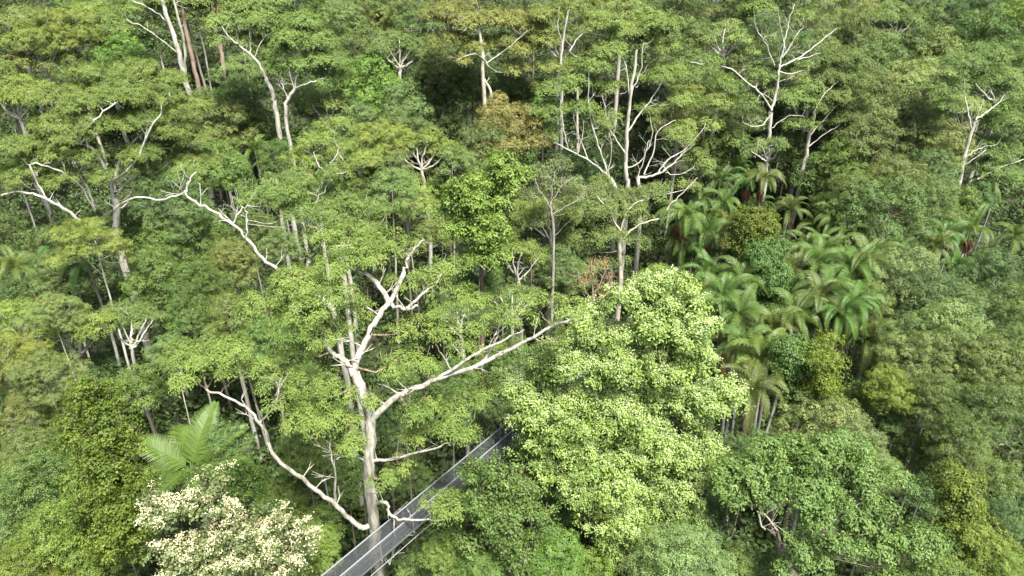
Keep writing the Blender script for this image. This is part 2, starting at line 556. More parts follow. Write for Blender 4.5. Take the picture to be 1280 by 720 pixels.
def where(px, py, avoid=None):
    c = sorted(LAND, key=lambda l: (l[1] - px) ** 2 + (l[2] - py) ** 2)
    outs = []
    for (t, x, y) in c[:6]:
        if avoid and t == avoid:
            continue
        dx, dy = px - x, py - y
        d = math.hypot(dx, dy)
        near = 'just ' if d < 75 else ('' if d < 150 else 'well ')
        if abs(dx) > 2.2 * abs(dy):
            w = 'right of' if dx > 0 else 'left of'
        elif abs(dy) > 2.2 * abs(dx):
            w = 'below' if dy > 0 else 'above'
        else:
            w = ('below' if dy > 0 else 'above') + (' and right of' if dx > 0 else ' and left of')
        outs.append(near + w + ' ' + t)
    return outs, c


def make_label(look, px, py):
    outs, c = where(px, py)
    cands = [look + ' ' + outs[0], look + ' ' + outs[1], look + ' between ' + c[0][0] + ' and ' + c[1][0]]
    if py < 45: cands.insert(0, look + ' at the top edge ' + outs[0])
    if px < 50: cands.insert(0, look + ' at the left edge ' + outs[0])
    if px > 1225: cands.insert(0, look + ' at the right edge ' + outs[0])
    if py > 680: cands.insert(0, look + ' at the bottom edge ' + outs[0])
    for k in range(2, 5):
        cands.append(look + ' ' + outs[k])
    for a in cands:
        for size in ('', 'further ', 'smaller ', 'crooked ', ):
            s = (a if not size else size.strip() + ' ' + a)
            if size in ('further ', 'crooked ', 'smaller '):
                continue
            if s not in USED_LABELS and len(s.replace('-', ' ').split()) <= 16:
                USED_LABELS.add(s); return s
    for w in ('second ', 'third ', 'fourth ', 'fifth '):
        for a in cands:
            s = w + a
            if s not in USED_LABELS and len(s.replace('-', ' ').split()) <= 16:
                USED_LABELS.add(s); return s
    print('LABELFAIL', cands[0])
    return cands[0]


def pick(key, rnd):
    L_ = PROTO[key]
    for p in L_:
        if not p['used']:
            return p
    return rnd.choice(L_)


prnd = random.Random(55)
HMIN = dict(E=18.5, e=16, T=18, B=15, b=12, D=15, F=17.5, V=12, G=12.5, C=15)


def put(key, px, py, wpx, tint='mid', look=None, hs=1.0, dy=0.0):
    """stand a tree of kind key so that its crown centre is seen at px,py and is wpx pixels wide"""
    p = pick(key, prnd)
    s = 1.0; d = 60
    for _ in range(6):
        s = wpx * d / FPX / p['W']
        hz = s * hs
        h = max(HMIN[key] * hs, min(24.0, p['hc'] * s))
        loc, d = on_height(px, py, h)
    lift = h / s - p['hc']
    first = not p['used']
    o = p['root'] if first else copy_tree(p['root'])
    p['used'] = True
    g = ground(loc.x, loc.y)
    o.location = (loc.x, loc.y, g)
    o.rotation_euler = (prnd.gauss(0, .02), prnd.gauss(0, .02), prnd.random() * 2 * PI)
    o.scale = (s, s, s)
    base = TINT[tint]
    j = prnd.uniform(0.80, 1.2)
    hsh = prnd.uniform(-0.10, 0.12)
    tc = (base[0] * j * (1 + hsh), base[1] * j, base[2] * j * (1 - hsh), 1)
    for ch in o.children:
        if ch.name.startswith('crown'):
            ch.color = tc
        if ch.name.startswith('trunk'):
            ch.scale = (1, 1, (p['ttop'] + lift) / p['ttop'])
        else:
            ch.location = (0, 0, lift)
    w = KWORD[key]
    lab = make_label(look or (TWORD[tint] + ' ' + w[0]), px, py)
    tag(o, lab, w[1], w[2])
    PLACED.append((px, py, loc.x, loc.y, s * p['W'] / 2))
    return o


# ------------------------------------------------------------------ individually drawn trees
def hero(name, label, cat, Y, trunk, r, limbs, clumps, style='gum', leafmat='gum_leaf', barkmat='white_bark',
         tint=(1, 1, 1), seed=1, dens=1.0, stems=5, group=None, jit=0.6, cshift=None, blossom=None, dead=False, color_j=None):
    rnd = random.Random(seed); rng = np.random.default_rng(seed)
    if cshift is None:
        cshift = (1.5 if Y > 50 else .9) if leafmat == 'gum_leaf' else -0.35
    if style == 'gum' and Y < 62: style = 'gumfine'
    st = STY[style]
    T = [at(a, b, Y + c) for a, b, c in trunk]
    base = Vector((T[0].x, T[0].y, ground(T[0].x, T[0].y)))
    root = empty(name, base)
    tag(root, label, cat, group)
    if T[0].z > base.z + 1.5:
        n_extra = [base + Vector((0, 0, -0.6)), base.lerp(T[0], 0.5) + Vector((rnd.gauss(0, .1), rnd.gauss(0, .1), 0))]
    else:
        n_extra = [base + Vector((0, 0, -0.6))]
    pts = wiggle([p - base for p in n_extra + T], rnd, 0.05 * r[0] / .3, 5)
    rr = lerp_radii(len(pts), r[0] * 1.12, r[1], 0.9)
    rr[0] *= 1.4
    mb = MB(); mb.tube(pts, rr, 12); mb.build('trunk', M[barkmat], root)
    nodes = [(p, q) for p, q in zip(pts, rr) if p.z > (T[0] - base).z * 0.98]
    for P, ra, rb in limbs:
        ps = wiggle([at(a, b, Y + c) - base for a, b, c in P], rnd, 0.045, 5)
        if Y > 50: ra *= .82; rb *= .8
        rs = lerp_radii(len(ps), ra, rb)
        lb = MB(); lb.tube(ps, rs, 9)
        # side twigs on bare limbs
        for i in range(2, len(ps) - 1, 2):
            if rnd.random() < 0.6:
                d = Vector((rnd.gauss(0, 1), rnd.gauss(0, .6), rnd.uniform(0.1, 1.2))).normalized()
                l = rnd.uniform(0.5, 1.5)
                mid = ps[i] + d * l * .5 + Vector((rnd.gauss(0, .08), 0, .1))
                lb.tube([ps[i], mid, ps[i] + d * l], [rs[i] * .35, rs[i] * .25, .012], 4)
                for _k in range(2):
                    d2 = (d + Vector((rnd.gauss(0, .6), rnd.gauss(0, .6), rnd.uniform(0, .6)))).normalized()
                    lb.tube([mid, mid + d2 * l * .3, mid + d2 * l * .6 + Vector((0, 0, .05))], [rs[i] * .22, rs[i] * .15, .01], 4)
        lb.build('limb', M[barkmat], root)
        nodes += list(zip(ps, rs))
    C = []; R = []
    tw = MB()
    for (a, b, rp, c) in clumps:
        p = at(a, b, Y + c + cshift + rnd.uniform(-jit, jit))
        d = (p - Vector((0, 0, CAM_Z))).length
        rad = rp * d / FPX
        p = p - base
        if not dead:
            # a clump is a few overlapping domes
            k = max(1, int(round(rad / 0.55)))
            k = min(k * k // 2 + 2, 9)
            for i in range(k):
                an = rnd.random() * 6.28; q = rad * 0.75 * math.sqrt(rnd.random()) if k > 1 else 0
                cc = p + Vector((math.cos(an) * q, math.sin(an) * q, -q * q / max(rad, .1) * .45 + rnd.uniform(-.15, .15)))
                C.append(tuple(cc)); R.append(rad * (0.55 if k > 1 else 1.0) * rnd.uniform(.8, 1.2))
        best = min(nodes, key=lambda n: (n[0] - p).length + max(0, n[0].z - p.z + 0.3) * 2)
        fan(tw, rnd, best[0], p, rad, st['flat'], max(0.02, min(best[1] * .55, 0.07)), stems)
    if tw.n: tw.build('twigs', M[barkmat if 'white' in barkmat or 'gum_' in style or style in ('gum', 'fine') else 'brown_bark'], root)
    if C and not dead:
        cr = MB(); S, idx = leaves(cr, rng, C, R, st, dens)
        o = cr.build('crown', M[leafmat], root)
        o.color = (*tint, 1)
        if blossom:
            frac, mat, sz, per, zlow = blossom
            bm_ = MB()
            cw = np.clip(rng.normal(frac, .40, len(R)), 0.03, 1)
            sel = S[(rng.random(len(S)) < cw[idx]) & (S[:, 2] > np.array(C)[idx, 2] - .1)]
            n = len(sel)
            j = np.repeat(np.arange(n), per)
            P = sel[j] + rng.normal(0, 1, (n * per, 3)) * np.array([.13, .13, .07]) + np.array([0, 0, .10])
            N_ = nrm(np.array([0, -.2, 1.0]) + rng.normal(0, .5, (n * per, 3)))
            T_ = nrm(np.cross(N_, rng.normal(0, 1, (n * per, 3)))); W_ = np.cross(N_, T_)
            s_ = rng.uniform(.6, 1.3, (n * per, 1)) * sz
            V = np.stack([P - T_ * s_, P - W_ * s_ * .8 + N_ * .02, P + T_ * s_, P + W_ * s_ * .8], 1).reshape(-1, 3)
            bm_.add(V, np.arange(n * per * 4).reshape(-1, 4), np.clip(rng.normal(.5, .25, n * per), 0, 1), smooth=False)
            bm_.build('blossom', M[mat], root)
    return root


hero('gum_tree', 'huge pale-barked gum right behind the steel footbridge, a long limb reaching right', 'gum tree', 29.3,
     [(473, 720, 0), (467, 655, 0), (461, 590, 0), (463, 528, 0.2), (452, 490, .6), (440, 466, 1)], (0.35, 0.24),
     [([(440, 466, 1), (430, 450, 1.2), (414, 440, 1.4), (404, 418, 1.6), (392, 400, 1.8)], .16, .06),
      ([(440, 466, 1), (450, 440, 1.5), (468, 405, 2.5), (487, 378, 3.4), (505, 340, 4.4)], .18, .12),
      ([(505, 340, 4.4), (512, 318, 4.8), (530, 300, 5.2)], .09, .04),
      ([(487, 378, 3.4), (470, 352, 4), (445, 338, 4.5), (425, 330, 4.7)], .15, .06),
      ([(487, 380, 3.4), (503, 386, 3), (522, 382, 2.7)], .11, .06),
      ([(508, 385, 2.9), (530, 366, 3.2), (556, 340, 3.5)], .09, .04),
      ([(463, 528, .2), (490, 500, .5), (540, 475, 1), (600, 455, 1.6), (650, 430, 2.2), (690, 408, 2.6), (728, 392, 3)], .18, .05),
      ([(548, 474, 1), (590, 445, 1.2), (625, 428, 1.6), (655, 412, 1.8)], .09, .035),
      ([(600, 455, 1.6), (618, 430, 2), (625, 405, 2.2)], .08, .035),
      ([(470, 655, 0), (448, 657, -.3), (420, 632, -.6), (385, 605, -1), (345, 572, -1.3), (325, 530, -1), (300, 505, -.8), (258, 487, -.5)], .16, .045),
      ([(418, 630, -.6), (419, 590, -.8), (412, 555, -.8)], .075, .03),
      ([(325, 530, -1), (345, 505, -1), (350, 480, -1)], .06, .03),
      ([(468, 632, 0), (482, 628, -.6), (490, 645, -1), (520, 650, -1.3), (556, 648, -1.5)], .11, .04),
      ([(492, 646, -1), (493, 680, -1), (488, 702, -1), (481, 700, -1)], .06, .04),
      ([(461, 577, 0), (490, 574, -.3), (530, 564, -.5), (572, 551, -.6)], .10, .03),
      ([(461, 577, 0), (436, 570, -.3), (420, 574, -.6)], .06, .03)],
     [(400, 362, 46, 2), (355, 352, 38, 2.2), (326, 376, 32, 2), (375, 398, 38, 1.5), (440, 318, 38, 3.8), (482, 300, 36, 5),
      (420, 295, 34, 4.8), (532, 350, 30, 4), (560, 335, 32, 4), (562, 382, 28, 3), (592, 366, 30, 3), (615, 400, 28, 2.4), (540, 408, 32, 2.4),
      (645, 392, 26, 2.4), (672, 372, 24, 2.8), (703, 378, 24, 3), (588, 428, 26, 1.8), (520, 445, 26, 1.4), (640, 425, 18, 2), (700, 420, 14, 2.5),
      (372, 432, 28, 1.2), (352, 462, 32, .6), (405, 482, 32, 0), (412, 520, 34, -.6), (382, 512, 28, -.6), (440, 545, 26, -.8),
      (516, 502, 28, 0), (546, 520, 32, .1), (572, 505, 22, .3), (520, 538, 26, -.4), (487, 596, 22, -1.1), (500, 575, 18, -1),
      (556, 625, 27, -1.8), (578, 540, 22, -.5), (246, 440, 34, -.5), (275, 428, 32, 0), (300, 452, 24, 0), (228, 462, 22, -.5), (488, 450, 22, .8),
      (345, 500, 20, -1), (455, 495, 16, .4), (475, 345, 20, 4.4), (450, 375, 24, 2.6), (505, 405, 20, 2.8), (430, 405, 24, 1.8), (600, 492, 18, 1.2)],
     tint=(1.2, 1.17, .92), seed=11, style='gumfine', barkmat='big_gum_bark', cshift=.25)

hero('gum_tree', 'spreading gum in the upper left with twisted white limbs under a wide yellow-green crown', 'gum tree', 60,
     [(147, 300, 0), (146, 268, 0), (143, 240, 0)], (.34, .27),
     [([(143, 255, 0), (137, 225, -.5), (122, 195, -1), (106, 172, -1.5), (118, 150, -1.5), (145, 128, -1)], .20, .07),
      ([(143, 240, 0), (148, 205, .8), (165, 180, 1.5), (185, 158, 2)], .20, .07),
      ([(143, 225, 0), (170, 200, -.5), (186, 165, -.8), (202, 140, -.5)], .16, .06),
      ([(100, 276, -3.5), (78, 260, -4), (52, 246, -4.5), (28, 240, -4.6), (2, 244, -5)], .17, .07),
      ([(60, 250, -4.2), (45, 225, -4), (38, 206, -4), (60, 208, -3.5), (98, 230, -2), (118, 262, -1)], .07, .09),
      ([(118, 262, -1), (112, 240, -1), (100, 220, -1.4), (104, 205, -1.5)], .15, .05),
      ([(145, 240, 0), (165, 225, 1), (190, 218, 2), (215, 200, 3)], .10, .04),
      ([(146, 265, 0), (168, 248, .5), (200, 252, 1)], .09, .04)],
     [(100, 118, 34, -1), (150, 108, 34, 1), (190, 112, 30, 2.5), (225, 130, 28, 3.5), (75, 148, 30, -2), (120, 150, 28, -1.5), (165, 145, 28, 0),
      (205, 155, 30, 2), (240, 165, 26, 3), (60, 185, 30, -3), (100, 190, 24, -2.5), (175, 185, 24, 0), (225, 195, 28, 2.5), (30, 205, 26, -4),
      (15, 175, 24, -4), (130, 88, 24, 2), (95, 85, 24, 1), (190, 220, 22, 1), (165, 205, 18, -1), (120, 215, 18, -2.5), (215, 225, 22, 2),
      (75, 215, 20, -4), (20, 225, 16, -5), (90, 165, 22, -2.5), (255, 195, 22, 3), (165, 85, 26, 3), (210, 95, 24, 4), (50, 120, 24, -1)],
     tint=(1.08, 1.02, .85), seed=12)

hero('gum_tree', 'tall straight gum with twin smooth white trunks at the top left', 'gum tree', 88,
     [(237, 120, 0), (230, 95, 0), (222, 60, 0), (210, 25, 0), (200, -15, 0)], (.34, .22),
     [([(231, 100, 0), (231, 60, -.3), (222, 20, -.5), (213, -10, -.5)], .20, .14),
      ([(224, 68, 0), (205, 52, -.5), (185, 38, -1), (158, 24, -1)], .10, .05),
      ([(210, 28, 0), (190, 12, .3), (165, 0, .5)], .12, .06)],
     [(150, 30, 18, -1), (170, 5, 20, 0), (130, 20, 16, -1), (205, -10, 22, 1), (245, -5, 20, 0), (190, 30, 12, -.5)],
     tint=(1.0, 1.0, .85), seed=13)

hero('gum_tree', 'tan-barked tall trunk standing right of the twin white trunks at the top left', 'gum tree', 89,
     [(249, 112, 0), (241, 75, 0), (232, 35, 0), (226, -10, 0)], (.27, .2), [], [(226, -20, 24, 0), (240, -12, 20, 1)], barkmat='tan_bark', seed=14)
hero('gum_tree', 'pair-trunked tan gum in the dark gap at the top left', 'gum tree', 91,
     [(283, 112, 0), (278, 75, 0), (269, 35, 0), (261, -8, 0)], (.26, .2),
     [([(279, 82, 0), (275, 40, .5), (268, -8, .8)], .2, .15)], [(262, -20, 26, 0), (285, -15, 20, 0), (300, 5, 18, 0)], barkmat='tan_bark', seed=15)
hero('gum_tree', 'thin crooked grey stem between the tan trunks in the dark gap at the top left', 'gum tree', 90,
     [(263, 106, 0), (257, 70, 0), (250, 40, 0), (248, 12, 0)], (.11, .07), [], [(248, 5, 16, 0), (256, -4, 14, 0)], barkmat='grey_bark', seed=16)

hero('gum_tree', 'twin-stemmed gum in the upper left with zigzag white limbs and airy crown', 'gum tree', 80,
     [(346, 142, 0), (341, 118, 0), (333, 98, 0)], (.27, .22),
     [([(333, 98, 0), (320, 75, 0), (300, 58, -.4), (285, 45, -.8), (277, 32, -1)], .2, .06),
      ([(312, 68, 0), (313, 48, .3), (311, 30, .5)], .10, .04),
      ([(333, 98, 0), (345, 88, .5), (350, 75, .8)], .08, .04),
      ([(318, 72, 0), (325, 55, 0), (335, 42, .5)], .08, .04)],
     [(290, 22, 26, 0), (325, 14, 26, 1), (350, 25, 24, 1), (305, 45, 18, .5), (345, 55, 22, 1), (275, 42, 16, -1), (335, -2, 24, 2), (362, 50, 18, 1), (300, 2, 20, 1)],
     tint=(1.05, 1.05, .9), seed=17)
hero('gum_tree', 'umbrella-crowned gum with candelabra white limbs right of the zigzag twin-stemmed gum', 'gum tree', 79,
     [(357, 146, 0), (360, 125, 0), (370, 110, 0)], (.22, .16),
     [([(360, 124, 0), (354, 110, -.2), (352, 98, -.4)], .1, .05), ([(370, 110, 0), (385, 104, .3), (405, 98, .8)], .13, .05),
      ([(368, 112, 0), (372, 92, .3), (383, 78, .5)], .12, .05), ([(368, 112, 0), (362, 90, 0), (366, 72, .4)], .09, .04)],
     [(365, 42, 24, 0), (395, 45, 26, 1), (412, 70, 22, 1), (382, 68, 24, 0), (350, 80, 16, -.5), (405, 92, 16, .8), (425, 88, 14, 1), (378, 22, 22, 1.5)],
     tint=(1.05, 1.08, .95), seed=18)

hero('gum_tree', 'olive gum with pinkish trunks and a curved white dead limb at the top middle', 'gum tree', 83,
     [(606, 135, 0), (604, 105, 0), (603, 70, 0), (598, 35, 0)], (.28, .15),
     [([(615, 138, .5), (614, 118, .5), (604, 95, .2)], .24, .16),
      ([(611, 83, 0), (600, 70, -.4), (588, 68, -.7), (570, 76, -1)], .10, .05),
      ([(605, 75, 0), (600, 45, 0), (585, 32, -.3), (568, 25, -.6)], .10, .05),
      ([(606, 80, 0), (635, 60, .6), (660, 38, 1)], .09, .04)],
     [(575, 20, 24, 0), (610, 15, 26, 1), (640, 22, 24, 1), (560, 45, 22, -1), (590, 50, 20, 0), (625, 48, 22, .5), (655, 55, 22, 1), (575, 68, 16, -1),
      (640, 78, 20, .5), (555, 10, 22, 0), (672, 30, 20, 1.5), (600, -8, 24, 2)],
     tint=(1.3, 1.0, .92), barkmat='gum_bark', seed=19)
hero('gum_tree', 'gum with upright forked white limb left of the branchy white gum at the top', 'gum tree', 84,
     [(702, 130, 0), (701, 90, 0), (703, 55, 0), (711, 12, 0)], (.22, .1),
     [([(712, 64, 0), (722, 48, .3), (733, 38, .5)], .11, .05), ([(703, 55, 0), (697, 30, 0), (700, 8, .3)], .07, .04)],
     [(690, 15, 24, 0), (718, 0, 26, 1), (740, 25, 22, .5), (675, 45, 20, -.5), (715, 75, 20, -.5), (690, 80, 22, -.5), (740, 60, 18, .5), (680, 105, 18, -1)],
     tint=(1.2, 1.02, .88), seed=20)

hero('gum_tree', 'branchy white gum in the upper centre with many long upright bare limbs', 'gum tree', 73,
     [(784, 240, 0), (782, 215, 0), (783, 185, 0), (785, 150, 0), (789, 115, 0), (796, 62, .5)], (.30, .12),
     [([(783, 195, 0), (770, 175, -.4), (757, 155, -.8), (744, 152, -1)], .12, .06),
      ([(760, 160, -.8), (757, 138, -.8), (753, 120, -.8)], .08, .04),
      ([(784, 165, 0), (800, 142, .5), (818, 118, 1), (833, 95, 1.4)], .12, .05),
      ([(787, 130, 0), (783, 85, .2), (774, 60, .3)], .09, .04),
      ([(789, 115, 0), (800, 90, .4), (804, 55, .6)], .09, .04),
      ([(783, 210, 0), (802, 200, .3), (815, 170, .6), (812, 140, .8)], .08, .04)],
     [(785, 35, 26, .5), (815, 50, 24, 1), (760, 55, 24, 0), (735, 100, 22, -1), (765, 105, 18, -.4), (835, 85, 24, 1.4), (800, 95, 14, .3),
      (845, 115, 22, 1.4), (815, 130, 18, .6), (755, 20, 22, 0), (740, 75, 20, -.6), (825, 20, 24, 1.5), (760, 140, 14, -1.5)],
     tint=(1.18, 1.12, .95), seed=21)
hero('gum_tree', 'gum with long bare white limb arching left below the branchy white gum', 'gum tree', 71,
     [(770, 245, 0), (762, 222, 0)], (.24, .2),
     [([(762, 222, 0), (745, 207, -.4), (725, 195, -.6), (697, 180, -.8)], .15, .06),
      ([(710, 188, -.7), (705, 165, -.7), (700, 138, -.7), (702, 120, -.7)], .08, .03),
      ([(722, 192, -.7), (728, 170, -.6), (730, 150, -.5)], .07, .03),
      ([(735, 200, -.5), (722, 165, -.2), (716, 140, 0)], .07, .03),
      ([(762, 222, 0), (752, 195, .2), (741, 160, .4), (735, 120, .5), (737, 85, .6)], .12, .05),
      ([(760, 218, 0), (764, 190, 0), (762, 165, 0)], .06, .03)],
     [(700, 108, 24, -.7), (720, 130, 22, -.2), (685, 135, 20, -1), (735, 75, 22, .6), (715, 95, 20, 0), (750, 150, 14, .2), (690, 160, 16, -1)],
     tint=(1.1, 1.08, .95), seed=22)
hero('gum_tree', 'low-forking gum with white limbs sweeping right above the red-fruited palms', 'gum tree', 70,
     [(800, 250, 0), (797, 222, 0)], (.24, .2),
     [([(797, 222, 0), (815, 220, 0), (832, 212, .2), (850, 196, .5), (868, 180, .9)], .17, .05),
      ([(822, 218, 0), (835, 200, .5), (858, 185, .8), (880, 160, 1.2)], .10, .04),
      ([(805, 218, 0), (817, 190, .4), (822, 165, .6), (845, 150, 1)], .10, .04),
      ([(797, 222, 0), (806, 195, 0), (812, 175, .3)], .08, .04),
      ([(832, 216, .2), (850, 218, .2), (866, 210, .4)], .06, .03)],
     [(855, 165, 22, 1), (882, 150, 24, 1.5), (870, 190, 18, 1), (840, 160, 18, 1), (880, 200, 16, 1), (862, 228, 16, 0), (890, 125, 22, 2), (825, 230, 16, -1)],
     tint=(1.15, 1.08, .95), seed=23)
hero('gum_tree', 'olive gum with two pale limbs crossing low just above the red-fruited palms', 'gum tree', 64,
     [(776, 345, 0), (774, 318, 0), (776, 290, 0)], (.27, .2),
     [([(776, 300, 0), (800, 280, 0), (832, 272, -.2), (848, 264, -.3)], .13, .05),
      ([(830, 273, -.2), (838, 255, 0), (855, 240, .3), (872, 222, .6)], .08, .04),
      ([(776, 290, 0), (785, 262, .4), (805, 250, .8)], .1, .04), ([(776, 290, 0), (760, 262, .3), (745, 245, .5)], .1, .04)],
     [(745, 250, 28, .5), (780, 245, 26, 1), (720, 265, 26, 0), (800, 262, 22, 0), (755, 285, 26, -.6), (730, 300, 24, -1), (792, 295, 20, -.8), (700, 285, 22, -.6),
      (760, 225, 22, 1.4), (812, 238, 18, .6), (770, 322, 20, -1.5), (740, 325, 18, -1.5)],
     tint=(.98, .92, .95), seed=24, barkmat='gum_bark', style='fine')

hero('gum_tree', 'pale gum with forked bare white top standing above the palm grove, upper right', 'gum tree', 77,
     [(955, 225, 0), (957, 200, 0), (962, 165, 0), (964, 140, 0)], (.26, .19),
     [([(964, 138, 0), (952, 118, -.5), (930, 100, -1), (910, 85, -1.5), (880, 80, -2), (862, 77, -2.4)], .13, .04),
      ([(950, 118, -.5), (945, 128, -.6)], .06, .04),
      ([(964, 140, 0), (955, 155, -.5), (940, 158, -1), (928, 152, -1.2)], .08, .04),
      ([(964, 138, 0), (972, 108, .3), (974, 80, .5)], .18, .15),
      ([(974, 82, .5), (980, 55, .6), (985, 30, .7), (993, 5, .8)], .13, .05),
      ([(974, 84, .5), (1000, 72, .8), (1022, 55, 1.2), (1046, 35, 1.6)], .13, .04),
      ([(985, 78, .6), (1008, 72, .9), (1025, 66, 1.2)], .07, .03),
      ([(978, 72, .5), (992, 50, .6), (1005, 32, .8)], .09, .03),
      ([(982, 62, .6), (976, 35, .4), (972, 8, .2)], .08, .03),
      ([(968, 82, .4), (955, 52, 0), (945, 35, -.2), (943, 18, -.3)], .09, .03),
      ([(965, 160, 0), (985, 145, .3), (1005, 146, .6)], .06, .03)],
     [(885, 70, 20, -2), (905, 105, 20, -1.5), (930, 120, 18, -1), (950, 90, 16, -.5), (945, 150, 16, -1), (995, 120, 22, .6), (1015, 105, 18, 1), (1000, 150, 18, .5),
      (940, 60, 16, -.3), (965, 45, 10, 0), (1012, 80, 10, 1), (925, 170, 16, -1.4), (975, 115, 14, -.3), (950, 5, 18, .5), (1000, 15, 12, 1)],
     tint=(1.05, 1.06, .92), seed=25)
hero('gum_tree', 'olive gum with a thick short leaning trunk right of the pale forked gum', 'gum tree', 79,
     [(1006, 200, 0), (1009, 182, 0), (1015, 155, 0), (1019, 138, 0)], (.27, .16),
     [([(1012, 170, 0), (1030, 150, .4), (1048, 130, .8)], .09, .04), ([(1019, 138, 0), (1030, 118, .4), (1050, 100, .8)], .1, .04), ([(1010, 184, 0), (1030, 168, .3), (1050, 156, .6)], .07, .03)],
     [(1010, 125, 24, 0), (1040, 115, 24, .5), (1065, 95, 22, 1), (1035, 90, 22, 1), (1050, 140, 20, .5), (1075, 120, 20, 1), (1060, 70, 22, 1.5), (1030, 60, 20, 1.5)],
     tint=(.85, .82, .78), seed=26, barkmat='gum_bark', style='fine')
hero('gum_tree', 'pale forked gum near the right edge with a bleached leafless fork', 'gum tree', 74,
     [(1200, 225, 0), (1204, 200, 0), (1214, 165, 0), (1220, 150, 0)], (.24, .16),
     [([(1214, 160, 0), (1208, 130, 0), (1204, 95, .2)], .11, .05),
      ([(1220, 150, 0), (1240, 135, .5), (1260, 115, 1)], .11, .04),
      ([(1218, 155, 0), (1226, 135, .4), (1230, 122, .5)], .07, .04),
      ([(1205, 198, 0), (1220, 188, .2), (1235, 182, .4)], .08, .03), ([(1202, 208, 0), (1218, 198, 0), (1232, 188, .2)], .06, .03),
      ([(1222, 224, -.6), (1245, 212, -.3), (1282, 198, 0)], .09, .05)],
     [(1250, 180, 22, 1), (1262, 150, 22, 1), (1240, 90, 22, 1), (1205, 75, 24, 1), (1180, 100, 20, 0), (1270, 105, 18, 1), (1245, 205, 20, 0), (1270, 215, 20, 0), (1235, 60, 22, 1.5), (1190, 130, 14, -.5)],
     tint=(.95, 1.0, 1.0), seed=27, style='fine')

hero('gum_tree', 'gum with a long pale leaning limb running down right into the big gum\'s crown', 'gum tree', 43,
     [(420, 400, 0), (392, 368, 0), (352, 342, 0)], (.22, .14),
     [([(352, 342, 0), (328, 322, -.2), (310, 300, -.2), (290, 280, 0), (262, 262, .3), (240, 250, .8), (230, 238, 1)], .11, .055),
      ([(232, 240, 1), (200, 250, 1.2), (165, 248, 1.6), (142, 262, 2)], .07, .04),
      ([(291, 280, 0), (302, 262, .3), (312, 258, .5)], .06, .03), ([(308, 298, 0), (309, 275, .2), (306, 262, .3)], .05, .03),
      ([(232, 240, 1), (236, 228, 1.3), (245, 215, 1.8)], .06, .03)],
     [(330, 245, 28, .8), (310, 235, 24, 1.5), (355, 255, 30, 1), (365, 230, 26, 2), (235, 210, 22, 2), (395, 258, 24, 1.5), (385, 340, 18, 0)],
     tint=(1.0, 1.02, .9), seed=28, jit=.3)
hero('gum_tree', 'gum with paired white limbs leaning right under a tufted crown, left of centre', 'gum tree', 47,
     [(430, 345, 0), (420, 312, 0), (412, 300, 0)], (.2, .14),
     [([(412, 300, 0), (398, 288, 0), (385, 280, .2), (374, 270, .4)], .13, .06), ([(392, 303, .5), (382, 292, .5), (378, 280, .5)], .12, .06),
      ([(385, 280, .2), (392, 262, .5), (398, 245, .8)], .07, .03)],
     [(360, 245, 24, 1), (395, 230, 26, 1.5), (425, 245, 28, 1.5), (430, 275, 26, .8), (455, 255, 26, 1.5), (465, 280, 24, 1), (375, 215, 22, 2), (410, 210, 20, 2)],
     tint=(1.05, 1.05, .92), seed=29)
hero('gum_tree', 'small white-stemmed gum forking low below the tufted yellow crowns, upper middle', 'gum tree', 60,
     [(398, 250, 0), (401, 235, 0), (407, 215, 0)], (.17, .12),
     [([(407, 215, 0), (398, 205, 0), (392, 190, .3)], .08, .04), ([(407, 215, 0), (415, 202, .2), (425, 185, .5)], .09, .04), ([(401, 235, 0), (385, 215, 0), (378, 200, .2)], .05, .03)],
     [(375, 190, 20, 0), (400, 165, 22, .5), (430, 180, 20, .5), (415, 150, 20, 1), (450, 190, 22, .5), (395, 195, 16, 0), (440, 205, 14, 0)],
     tint=(1.3, 1.22, .95), seed=30)

# dead twiggy bushes
hero('reddish_bush', 'twiggy reddish half-bare bush above the lime-flowered tree', 'bush', 43,
     [(742, 400, 0), (742, 372, 0)], (.10, .06),
     [([(742, 380, 0), (730, 360, -.1), (722, 340, 0)], .05, .02), ([(742, 375, 0), (752, 350, .1), (760, 332, .2)], .05, .02), ([(742, 375, 0), (741, 350, .1), (738, 322, .2)], .05, .02)],
     [(735, 345, 15, 0), (752, 360, 15, 0), (742, 325, 14, .3), (760, 340, 11, .2)], tint=(1.7, .75, 1.3), seed=31, style='fine', dens=.4, barkmat='tan_bark')
hero('bare_tree', 'small grey twiggy tree with bleached bare branches right of the bright vine-draped tree', 'tree', 56,
     [(692, 300, 0), (690, 270, 0), (688, 252, 0)], (.14, .08),
     [([(690, 262, 0), (676, 240, 0), (668, 222, .2)], .07, .03), ([(688, 255, 0), (700, 235, 0), (716, 222, .3)], .07, .03), ([(689, 255, 0), (690, 230, .2), (696, 212, .3)], .06, .03),
      ([(690, 268, 0), (712, 256, 0), (728, 246, .2)], .05, .02)],
     [(675, 212, 24, .4), (705, 222, 24, .2), (728, 235, 22, .3), (690, 240, 18, 0), (660, 235, 18, 0), (700, 200, 18, .8), (712, 255, 18, -.3)],
     tint=(1.0, .88, 1.15), seed=32, style='fine', dens=.7, barkmat='grey_bark')

